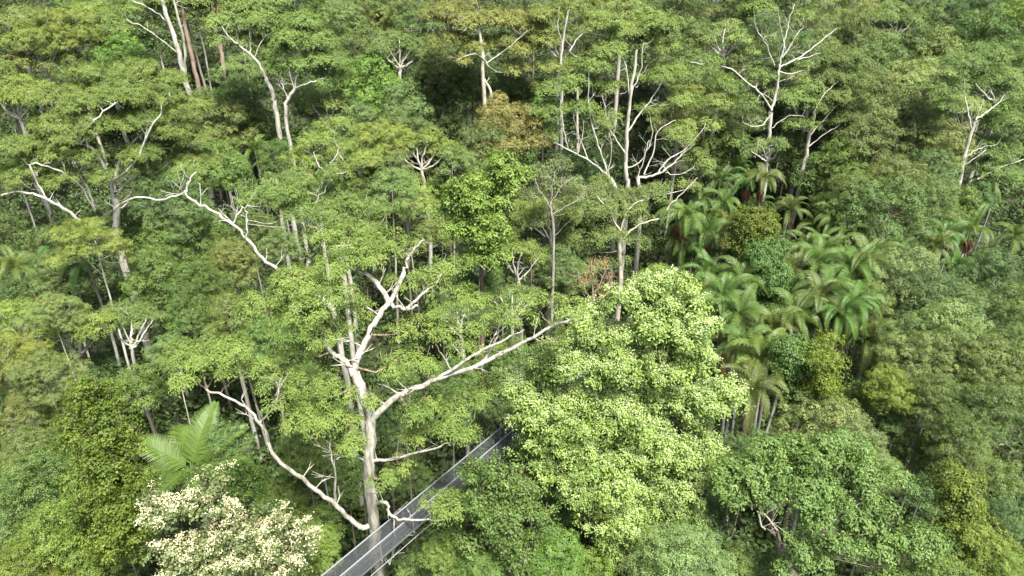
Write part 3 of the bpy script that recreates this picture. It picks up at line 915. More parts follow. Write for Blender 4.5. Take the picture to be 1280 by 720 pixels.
# lime-flowered giant
_r = random.Random(5)
cl = []
for (cx, cy, w, h, n, dy) in ((800, 425, 85, 60, 22, 1.2), (815, 500, 95, 60, 24, .3), (780, 560, 95, 55, 20, -.6), (690, 470, 50, 45, 9, .6), (675, 530, 40, 35, 6, 0),
                             (850, 395, 42, 42, 8, 2.0), (800, 620, 75, 40, 12, -1.3), (720, 430, 40, 30, 7, 1), (872, 470, 24, 50, 8, 1), (750, 600, 45, 30, 7, -1.2), (835, 365, 42, 20, 8, 2.4), (790, 655, 60, 22, 10, -1.8), (810, 680, 55, 14, 7, -2.2), (760, 500, 50, 60, 14, .5), (800, 580, 60, 50, 12, -.6), (875, 560, 18, 40, 5, 0), (665, 500, 25, 40, 6, .5), (710, 560, 40, 30, 7, -.4)):
    for i in range(int(n * 1.35)):
        a = _r.random() * 6.28; q = math.sqrt(_r.random())
        cl.append((cx + math.cos(a) * w * q, cy + math.sin(a) * h * q, _r.uniform(19, 28), dy + _r.uniform(-.3, .3) - abs(math.sin(a) * q) * .1))
hero('flowering_tree', 'huge tree covered in lime and cream flower sprays, right of the footbridge', 'flowering tree', 34,
     [(790, 760, 0), (785, 650, 0), (780, 560, .8), (775, 500, 1.6), (765, 450, 2.2)], (.42, .12),
     [([(783, 600, .5), (820, 540, .8), (850, 480, 1.6)], .16, .06), ([(782, 560, .8), (740, 500, .8), (700, 460, 1.2)], .16, .05), ([(778, 500, 1.6), (800, 450, 1.8), (840, 400, 2.4)], .13, .05),
      ([(784, 640, 0), (800, 610, -.8), (820, 600, -1)], .13, .05), ([(783, 610, .2), (730, 570, -.2), (690, 535, 0)], .12, .05)],
     cl, style='dense', leafmat='rain_leaf', barkmat='tan_bark', tint=(1.62, 1.60, 1.22), seed=33, blossom=(.60, 'lime_blossom', .042, 18, 0), dens=1.1, stems=3, jit=.5)

# white-flowering tree
cl = []
for (cx, cy, w, h, n, dy) in ((250, 655, 70, 36, 13, 0), (290, 695, 95, 28, 15, -.7), (245, 612, 28, 18, 5, .9), (262, 590, 10, 8, 1, 1.3), (348, 665, 45, 38, 11, .2), (192, 640, 24, 26, 5, 0), (230, 700, 50, 20, 6, -1)):
    for i in range(n):
        a = _r.random() * 6.28; q = math.sqrt(_r.random())
        cl.append((cx + math.cos(a) * w * q, cy + math.sin(a) * h * q, _r.uniform(15, 23), dy))
hero('flowering_tree', 'tree smothered in creamy white flowers at the bottom left', 'flowering tree', 25.5,
     [(280, 780, 0), (278, 725, 0), (272, 685, .2)], (.22, .1),
     [([(278, 715, 0), (240, 680, 0), (210, 660, 0)], .09, .04), ([(276, 700, .1), (310, 670, .2), (345, 650, .2)], .09, .04), ([(274, 690, .1), (262, 650, .4), (250, 620, .6)], .08, .03)],
     cl, style='dense', leafmat='rain_leaf', barkmat='brown_bark', tint=(.95, .85, 1.0), seed=34, blossom=(.46, 'blossom', .04, 24, 0), stems=3, jit=.3)

# wide deep green tree with bare grey forks (lower right)
cl = []
for (cx, cy, w, h, n, dy) in ((1000, 575, 95, 28, 22, 1.6), (960, 610, 70, 28, 14, .8), (1060, 600, 75, 35, 18, .9), (1040, 635, 60, 18, 8, .2), (1000, 690, 36, 20, 6, -.8),
                             (1090, 660, 50, 40, 12, 0), (1130, 690, 50, 30, 8, -.4), (1050, 560, 40, 14, 6, 2), (920, 600, 24, 14, 4, 1)):
    for i in range(n):
        a = _r.random() * 6.28; q = math.sqrt(_r.random())
        cl.append((cx + math.cos(a) * w * q, cy + math.sin(a) * h * q, _r.uniform(15, 24), dy))
hero('rainforest_tree', 'wide deep green tree with bare grey forks showing through its flat crown, lower right', 'tree', 30,
     [(1000, 760, 0), (985, 700, 0), (974, 682, 0)], (.27, .2),
     [([(974, 690, 0), (973, 668, 0), (962, 650, -.2), (948, 634, -.2)], .09, .035), ([(985, 705, 0), (1010, 690, -.3), (1033, 697, -.6)], .09, .03),
      ([(985, 700, 0), (1005, 670, -.2), (1028, 660, -.4), (1035, 648, -.2), (1022, 640, 0)], .09, .045), ([(1018, 662, -.3), (1020, 645, 0), (1030, 635, .3)], .08, .04),
      ([(950, 636, -.2), (950, 650, -.4), (956, 662, -.4)], .07, .04), ([(1028, 660, -.4), (1060, 640, 0), (1090, 620, .5)], .10, .04)],
     cl, style='dense', leafmat='rain_leaf', barkmat='gum_bark', tint=(.95, 1.06, .85), seed=35, stems=3, jit=.3)

# bright vine-draped tree and vine columns
def vine_blob(cx, cy, w, h, n, dy, rr=(12, 20), top=1.0):
    out = []
    for i in range(n):
        t = _r.random(); u = _r.uniform(-1, 1)
        prof = math.sqrt(max(0, 1 - (2 * t - 1) ** 2)) * .5 + .5
        out.append((cx + u * w * prof, cy - h + 2 * h * t, _r.uniform(*rr), dy + (1 - u * u) * -1.0 + (1 - t) * 0.8))
    return out

hero('vine_draped_tree', 'bright green vine-draped tree with glossy heart-shaped leaves in the centre', 'vine-covered tree', 53,
     [(602, 330, 0), (600, 290, 0), (600, 230, 1)], (.2, .1), [([(600, 240, 1), (630, 215, 1.6), (645, 205, 2)], .09, .04)],
     vine_blob(592, 262, 38, 40, 30, 0) + vine_blob(632, 215, 34, 20, 16, 1.5) + vine_blob(570, 250, 30, 30, 12, .5) + vine_blob(605, 300, 40, 20, 14, -.5), style='broad', leafmat='rain_leaf', barkmat='brown_bark',
     tint=(1.25, 1.3, .75), seed=36, stems=2)
hero('vine_column', 'golden green column of small-leaved vines at the left, behind the white flowers', 'vine-covered tree', 30,
     [(140, 700, 0), (136, 620, 0), (128, 500, .6)], (.22, .1), [],
     vine_blob(112, 500, 20, 24, 12, .7) + vine_blob(118, 530, 32, 34, 24, .5) + vine_blob(136, 580, 46, 56, 50, 0) + vine_blob(132, 640, 56, 40, 36, -.6), style='vine', leafmat='vine_leaf', barkmat='brown_bark', tint=(1.12, 1.2, .95), seed=37, stems=2)
hero('vine_tower', 'dark green vine tower rising in the palm grove', 'vine-covered tree', 57,
     [(962, 400, 0), (962, 350, 0), (965, 312, .3)], (.2, .1), [],
     vine_blob(966, 325, 24, 24, 20, .2) + vine_blob(952, 358, 22, 28, 14, -.3), style='vine', leafmat='rain_leaf', barkmat='brown_bark', tint=(.75, .95, .75), seed=38, stems=2)
hero('vine_tower', 'short bluish green vine tower below the palm grove', 'vine-covered tree', 45,
     [(995, 500, 0), (994, 470, 0), (995, 430, .3)], (.2, .1), [], vine_blob(994, 455, 20, 32, 20, 0), style='vine', leafmat='rain_leaf', barkmat='brown_bark', tint=(.78, .95, .78), seed=39, stems=2)
hero('vine_tower', 'yellow-green vine mound right beside the bluish vine tower', 'vine-covered tree', 44.3,
     [(1022, 500, 0), (1022, 470, 0), (1024, 440, .3)], (.2, .1), [], vine_blob(1022, 448, 20, 28, 16, 0), style='vine', leafmat='vine_leaf', barkmat='brown_bark', tint=(1.3, 1.35, .9), seed=40, stems=2)
hero('vine_tower', 'knobbly brown and yellow-green vine tower between the red-fruited palms and the fan of palms', 'vine-covered tree', 61,
     [(948, 330, 0), (946, 300, 0), (945, 275, .3)], (.2, .1), [], vine_blob(944, 275, 17, 22, 14, 0) + vine_blob(938, 305, 14, 14, 6, -.3), style='vine', leafmat='vine_leaf', barkmat='tan_bark', tint=(1.15, 1.1, .9), seed=41, stems=2)
hero('vine_covered_tree', 'tall dark green vine-hung tree immediately right of the footbridge', 'vine-covered tree', 28.5,
     [(640, 800, 0), (632, 700, 0), (625, 600, .6)], (.26, .12), [([(627, 640, .3), (600, 600, .6), (585, 580, 1)], .09, .04)],
     vine_blob(625, 600, 48, 34, 26, .9) + vine_blob(630, 655, 60, 48, 44, 0), style='vine', leafmat='rain_leaf', barkmat='brown_bark', tint=(.85, .92, .72), seed=42, stems=2)
hero('vine_covered_tree', 'small golden ball-shaped tree in the dark gully at the lower right', 'vine-covered tree', 33,
     [(1200, 690, 0), (1199, 640, 0), (1198, 600, .3)], (.14, .08), [], vine_blob(1198, 612, 22, 26, 20, .2) + vine_blob(1200, 640, 26, 22, 14, -.3), style='dense', leafmat='vine_leaf', barkmat='brown_bark', tint=(1.25, 1.25, 1.1), seed=43, stems=2)


# umbrella gums whose candelabra of pale limbs shows below the foliage
def umbrella_gum(px, py, w, tint, seed, h=17.5, bark='white_bark'):
    rnd = random.Random(seed)
    loc, d = on_height(px, py + .25 * w, h - 3)
    Y = loc.y
    lean = (px - 640) / 1700 + rnd.uniform(-.12, .12)
    fx, fy = px, py + w * rnd.uniform(.30, .42)
    q = d / 60.0
    trunk = [(fx - lean * w * .45, fy + w * .5, 0), (fx - lean * w * .2 + rnd.uniform(-2, 2), fy + w * .22, 0), (fx, fy, 0)]
    limbs = []; clumps = []
    n = rnd.choice([4, 5, 5, 6])
    for i in range(n):
        u = -1 + 2 * (i + rnd.uniform(.2, .8)) / n
        ex = px + u * w * .42; ey = py - w * .08 + abs(u) * w * .14 + rnd.uniform(-.06, .06) * w
        dz = rnd.uniform(-1.3, 1.3) * q
        limbs.append(([(fx, fy, 0), ((fx * .55 + ex * .45) + rnd.uniform(-.04, .04) * w, fy * .5 + ey * .5 + abs(u) * w * .07, dz * .4), (ex, ey, dz)], rnd.uniform(.09, .13) * q, .035 * q))
        clumps.append((ex, ey - w * .05, w * rnd.uniform(.17, .24), dz))
        clumps.append((ex + rnd.uniform(-.1, .1) * w, ey - w * rnd.uniform(.10, .2), w * rnd.uniform(.14, .2), dz + rnd.uniform(0, 1.5) * q))
    lk = TWORD[tint] + ' umbrella gum with pale forks'
    t = TINT[tint]
    return hero('gum_tree', make_label(lk, px, py), 'gum tree', Y, trunk, (.17 * q, .13 * q), limbs, clumps, tint=t, seed=seed, barkmat=bark,
                group='umbrella gums with pale candelabra limbs', jit=.2, cshift=.9 * q)


UMB = [(500, 55, 75, 'mid'), (560, 20, 80, 'brownish'), (655, 30, 70, 'brownish'), (850, 95, 70, 'mid'), (905, 45, 70, 'pale'), (1065, 55, 85, 'olive'), (1115, 22, 80, 'mid'), (1155, 95, 80, 'sage'),
       (1245, 100, 75, 'pale'), (60, 50, 90, 'yellow'), (25, 120, 80, 'yellow'), (120, 22, 80, 'yellow'), (450, 190, 70, 'yellow'), (527, 185, 85, 'yellow'), (688, 268, 82, 'yellow'), (648, 318, 78, 'yellow'),
       (600, 322, 60, 'mid'), (98, 410, 88, 'yellow'), (165, 402, 84, 'mid'), (25, 455, 80, 'yellow'), (292, 385, 66, 'yellow'), (640, 372, 74, 'mid'), (575, 395, 66, 'mid'), (1200, 140, 70, 'pale'),
       (960, 185, 55, 'mid'), (700, 45, 70, 'olive'), (780, 12, 70, 'pale'), (430, 250, 64, 'yellow'), (350, 225, 60, 'mid'), (1015, 95, 60, 'olive'), (410, 130, 66, 'yellow'), (30, 30, 70, 'olive')]
for i, (a, b, c, t) in enumerate(UMB):
    umbrella_gum(a, b, c, t, 500 + i, h=19 if b < 330 else 17.5)


# ------------------------------------------------------------------ palms
def frond_mesh(name, L, arch, rise, nl, wl, mat, droop, rnd):
    """one pinnate frond growing along +x from the origin"""
    mb = MB()
    pts = []
    n = 14
    x = z = 0.0
    ang = rise
    for i in range(n + 1):
        pts.append(Vector((x, 0, z)))
        ang = rise - arch * (i / n) ** 1.25
        x += math.cos(ang) * L / n; z += math.sin(ang) * L / n
    mb.tube(pts, lerp_radii(len(pts), 0.035, 0.008), 4)
    V = []; Q = []; var = []
    for i in range(nl):
        t = 0.12 + 0.87 * i / (nl - 1)
        f = t * n; k = min(int(f), n - 1)
        p = pts[k].lerp(pts[k + 1], f - k)
        tan = (pts[k + 1] - pts[k]).normalized()
        upv = Vector((-tan.z, 0, tan.x))
        ll = wl * (math.sin(PI * min(1, (t * .92 + .08)) ** .8) * .85 + .18)
        for sgn in (-1, 1):
            side = Vector((0, sgn, 0))
            d = (side * .85 + tan * (.45 + .35 * t) + upv * (.28 + rnd.uniform(-.12, .12))).normalized()
            w = tan * 0.019
            m = p + d * ll * .55
            e = m + (d - Vector((0, 0, droop))).normalized() * ll * .45
            b = len(V)
            V += [p - w, p + w, m + w * 1.1, m - w * 1.1, e + w * .2, e - w * .2]
            Q += [(b, b + 1, b + 2, b + 3), (b + 3, b + 2, b + 4, b + 5)]
            v = min(1, max(0, rnd.gauss(.5, .2)))
            var += [v, v]
    mb.add([tuple(v) for v in V], Q, var, smooth=False)
    return mb.mesh(name, M[mat])


_pr = random.Random(31)
FR = {'up': [frond_mesh('frond', 3.0, 1.7, 1.25, 48, .66, 'palm_leaf', .9, _pr), frond_mesh('frond', 2.8, 2.1, 1.1, 46, .64, 'palm_leaf', .6, _pr)],
      'mid': [frond_mesh('frond', 3.1, 2.1, .75, 50, .72, 'palm_leaf', 1.0, _pr), frond_mesh('frond', 2.9, 2.3, .6, 48, .68, 'palm_leaf', 1.3, _pr)],
      'low': [frond_mesh('frond', 2.9, 1.5, .05, 44, .6, 'palm_leaf', 1.0, _pr)],
      'dead': [frond_mesh('frond', 2.5, .9, -.7, 34, .45, 'dead_frond', 1.2, _pr)],
      'big': [frond_mesh('frond', 3.2, 1.05, .98, 66, .85, 'palm_leaf', .35, _pr), frond_mesh('frond', 3.0, 1.2, .75, 66, .85, 'palm_leaf', .45, _pr)]}


def make_palm(H, nf, fruit, dead, seed, big=False):
    rnd = random.Random(seed)
    root = empty('palm')
    mb = MB()
    tp = wiggle([Vector((0, 0, -.5)), Vector((rnd.gauss(0, .15), rnd.gauss(0, .15), H * .5)), Vector((0, 0, H))], rnd, .01, 6)
    mb.tube(tp, lerp_radii(len(tp), .15, .095), 8)
    for k in range(int(H * 2)):         # leaf scars
        z = (k + .5) / 2
        f = (z + .5) / (H + .5) * (len(tp) - 1); i = min(int(f), len(tp) - 2)
        p = tp[i].lerp(tp[i + 1], f - i); r = .15 + (.095 - .15) * f / (len(tp) - 1)
        mb.tube([p, p + Vector((0, 0, .03))], [r * 1.07, r * 1.07], 8)
    mb.build('trunk', M['palm_bark'], root)
    sh = MB(); sh.tube([Vector((0, 0, H)), Vector((0, 0, H + .3)), Vector((0, 0, H + .9))], [.14, .13, .07], 9)
    sh.build('crownshaft', M['palm_shaft'], root)
    a = rnd.random() * 6.28
    for i in range(nf):
        kind = ('up', 'mid', 'mid', 'low')[int(i * 4 / nf)]
        if fruit and kind == 'low': kind = 'mid'
        if big: kind = 'big'
        me = rnd.choice(FR[kind])
        o = bpy.data.objects.new('frond', me); COL.objects.link(o); o.parent = root
        a += 2.399963
        o.location = (0, 0, H + .85)
        o.rotation_euler = (rnd.gauss(0, .18), rnd.gauss(0, .10), a)
        s = rnd.uniform(.88, 1.1); o.scale = (s, s, s)
    for i in range(dead):
        o = bpy.data.objects.new('dead_frond', FR['dead'][0]); COL.objects.link(o); o.parent = root
        o['label'] = 'dry brown frond'
        o.location = (0, 0, H + .1); o.rotation_euler = (0, 0, rnd.random() * 6.28)
    if fruit:
        fb = MB()
        for k in range(46):
            an = rnd.random() * 6.28; l = rnd.uniform(.35, 1.15); ra = rnd.uniform(.14, .42)
            q = Vector((math.cos(an) * ra * .5, math.sin(an) * ra * .5, H - .02)); e = Vector((math.cos(an) * ra, math.sin(an) * ra, H - l))
            fb.tube([q, (q + e) / 2 + Vector((math.cos(an) * .07, math.sin(an) * .07, .06)), e, e - Vector((0, 0, .1))], [.02, .05, .055, .02], 5)
        fb.build('fruit_cluster', M['fruit'], root)
    return root


PALM = [dict(o=make_palm(10.5, 12, True, 1, 1), f=True), dict(o=make_palm(10.5, 13, False, 1, 2), f=False),
        dict(o=make_palm(8.5, 12, False, 2, 3), f=False), dict(o=make_palm(12.0, 11, True, 0, 4), f=True)]
for p in PALM: p['used'] = False


def palm(px, py, k, tall=1.25, scale=.92, look=None, tint=None):
    """crown centre at px,py"""
    p = PALM[k]
    Hh = {0: 11, 1: 11, 2: 9, 3: 12.5}[k] * scale * (tall or 1)
    loc, d = on_height(px, py, Hh + .3)
    o = p['o'] if not p['used'] else copy_tree(p['o'])
    p['used'] = True
    if py > 350 and scale < 1: scale *= 1.2
    o.location = (loc.x, loc.y, ground(loc.x, loc.y))
    o.rotation_euler = (prnd.gauss(0, .03), prnd.gauss(0, .03), prnd.random() * 6.28)
    o.scale = (scale, scale, scale * (tall or 1))
    t = tint or (prnd.uniform(.72, 1.08), prnd.uniform(.78, 1.02), .78)
    for ch in o.children:
        if 'frond' in ch.name: ch.color = (*t, 1)
    look = look or (('palm with red-brown fruit cluster' if p['f'] else ('shaggy palm with brown lower fronds' if k == 2 else 'feather-fronded palm')))
    tag(o, make_label(look, px, py), 'palm', 'palms in the forest')
    PLACED.append((px, py, loc.x, loc.y, 2.2))
    return o


palm(832, 270, 3, 1.35, .9); palm(853, 272, 3, 1.4, .9); palm(880, 290, 0, 1.5, .9); palm(912, 292, 0, 1.5, .9); palm(960, 225, 3, 1.3); palm(935, 225, 3); palm(918, 212, 1)
palm(905, 258, 1); palm(880, 252, 1); palm(983, 262, 2); palm(1012, 285, 2); palm(1022, 318, 0); palm(895, 345, 1); palm(888, 372, 2)
palm(1000, 358, 1); palm(1032, 382, 1, scale=1.15); palm(1015, 400, 1); palm(985, 395, 2); palm(950, 408, 2); palm(925, 425, 1); palm(935, 448, 2)
palm(955, 488, 1, scale=.95, tint=(1.4, 1.2, .9)); palm(960, 460, 2); palm(1085, 330, 1); palm(1075, 355, 1); palm(1222, 290, 0); palm(1240, 230, 1); palm(1262, 300, 1)
palm(1192, 262, 2); palm(110, 352, 1); palm(18, 335, 1); palm(52, 330, 2); palm(15, 135, 1); palm(320, 190, 1); palm(345, 205, 2); palm(12, 520, 1)
palm(1180, 300, 1); palm(860, 318, 2); palm(1050, 340, 2); palm(905, 400, 1); palm(1060, 300, 1); palm(1200, 330, 2); palm(870, 270, 2); palm(895, 285, 1); palm(930, 330, 1); palm(1000, 310, 1); palm(1045, 320, 1); palm(975, 372, 1); palm(1055, 372, 1); palm(910, 365, 2); palm(1040, 425, 1); palm(980, 425, 1); palm(900, 230, 1); palm(945, 262, 2); palm(1110, 310, 1); palm(1150, 305, 1); palm(885, 318, 1); palm(925, 385, 1); palm(905, 440, 2); palm(920, 475, 1); palm(970, 450, 1); palm(1065, 410, 1); palm(1075, 455, 2); palm(938, 515, 1); palm(880, 405, 2); palm(960, 300, 1); palm(1035, 275, 1); palm(1010, 435, 2); palm(855, 300, 1); palm(1130, 290, 2); palm(1258, 195, 1)

# the large fern palm at the left
fp = empty('fern_palm')
mb = MB(); mb.tube([Vector((0, 0, -.5)), Vector((.1, 0, 3)), Vector((0, 0, 6.4))], [.22, .18, .16], 9); mb.build('trunk', M['palm_bark'], fp)
sh = MB(); sh.tube([Vector((0, 0, 6.4)), Vector((0, 0, 6.9))], [.18, .12], 9); sh.build('crownshaft', M['palm_shaft'], fp)
for i, (a, tilt, s) in enumerate(((80, -.15, 1.15), (125, 0, 1.1), (160, .1, 1.1), (195, .3, 1.0), (35, .05, 1.15), (5, .2, 1.1), (250, .5, .8), (290, .5, .8), (325, .35, .95), (225, .45, .9), (60, .3, .9), (105, .25, 1.0))):
    o = bpy.data.objects.new('frond', FR['big'][i % 2]); COL.objects.link(o); o.parent = fp
    o.location = (0, 0, 6.85); o.rotation_euler = (_pr.gauss(0, .25), tilt, math.radians(a)); o.scale = (s * 1.0,) * 3
    o.color = (1.0, 1.02, .75, 1)
loc, d = on_height(238, 582, 10.4)
fp.scale = (1.35, 1.35, 1.45)
fp.location = (loc.x, loc.y, ground(loc.x, loc.y))
tag(fp, 'large fern palm with broad upright feather fronds above the white-flowering tree', 'palm')
USED_LABELS.add(fp['label'])
PLACED.append((238, 588, loc.x, loc.y, 2.5))

# ------------------------------------------------------------------ footbridge
ZD = 16.0
ang0 = at(418, 722, 10)


def on_z(px, py, z):
    d = ray(px, py); t = (z - CAM_Z) / d.z
    return Vector((d.x * t, d.y * t, z))


A = on_z(398, 720, ZD + 1.1); B = on_z(637, 523, ZD + 1.1)    # far (left) hand rail
A.z = B.z = ZD
dirv = (B - A).normalized()
side = Vector((dirv.y, -dirv.x, 0))
br_root = empty('footbridge', A + side * 0.5)
br_root.rotation_euler = (0, 0, math.atan2(dirv.y, dirv.x))
tag(br_root, 'narrow galvanised steel canopy footbridge with mesh sides crossing below the big pale gum', 'footbridge')
x0, x1 = -9.0, (B - A).length + 9.0
WD = 0.68
dk = MB()
k = x0
while k < x1:                                        # open bar grating
    dk.bar((k, -WD / 2, 0), (k, WD / 2, 0), .010, .016); k += .075
for i in range(9):
    y = -WD / 2 + i * WD / 8
    dk.bar((x0, y, -.004), (x1, y, -.004), .008, .014)
dk.build('deck', M['dull_steel'], br_root)
k = x0
fr = MB()
for s_ in (-1, 1):
    y = s_ * (WD / 2 + .03)
    h = MB(); h.bar((x0, y, 1.1), (x1, y, 1.1), .055, .055); h.build('handrail', M['steel'], br_root)
    h = MB(); h.bar((x0, y, -.09), (x1, y, -.09), .05, .10); h.build('edge_beam', M['dull_steel'], br_root)
    ms = MB(); k = x0
    while k < x1:
        ms.bar((k, y, .0), (k, y, 1.08), .007, .007); k += .045
    for i in range(1, 24):
        ms.bar((x0, y + .004, i * .045), (x1, y + .004, i * .045), .007, .007)
    ms.build('mesh_panel', M['dull_steel'], br_root)
k = x0 + .3
while k < x1:
    for s_ in (-1, 1):
        p = MB(); y = s_ * (WD / 2 + .065); p.bar((k, y, -.16), (k, y, 1.13), .045, .03); p.build('post', M['steel'], br_root)
    c = MB(); c.bar((k, -WD / 2 - .1, -.19), (k, WD / 2 + .1, -.19), .06, .08); c.build('cross_beam', M['steel'], br_root)
    k += 2.4
for s_ in (-1, 1):                                   # hung cables under and beside the deck
    cb = MB(); y = s_ * (WD / 2 + .12)
    pts = [Vector((x0 + (x1 - x0) * t, y, -.55 + 0.25 * (2 * t - 1) ** 2)) for t in [i / 16 for i in range(17)]]
    cb.tube(pts, [.022] * 17, 5); cb.build('cable', M['steel'], br_root)
for xx in (x0 + .5, x1 - .5):                        # towers that carry it, out of the picture
    tw = MB()
    for sx in (-.5, .5):
        for sy in (-.65, .65):
            tw.bar((xx + sx, sy, -.25), (xx + sx, sy, -ZD - 1), .14, .14)
    for zz in range(-14, 0, 3):
        for sx in (-.5, .5): tw.bar((xx + sx, -.65, zz), (xx + sx, .65, zz + 2), .07, .07)
        for sy in (-.66, .66): tw.bar((xx - .5, sy, zz), (xx + .5, sy, zz + 2), .07, .07)
    tw.build('support_tower', M['dull_steel'], br_root)
BR = (A.x, A.y, B.x, B.y)

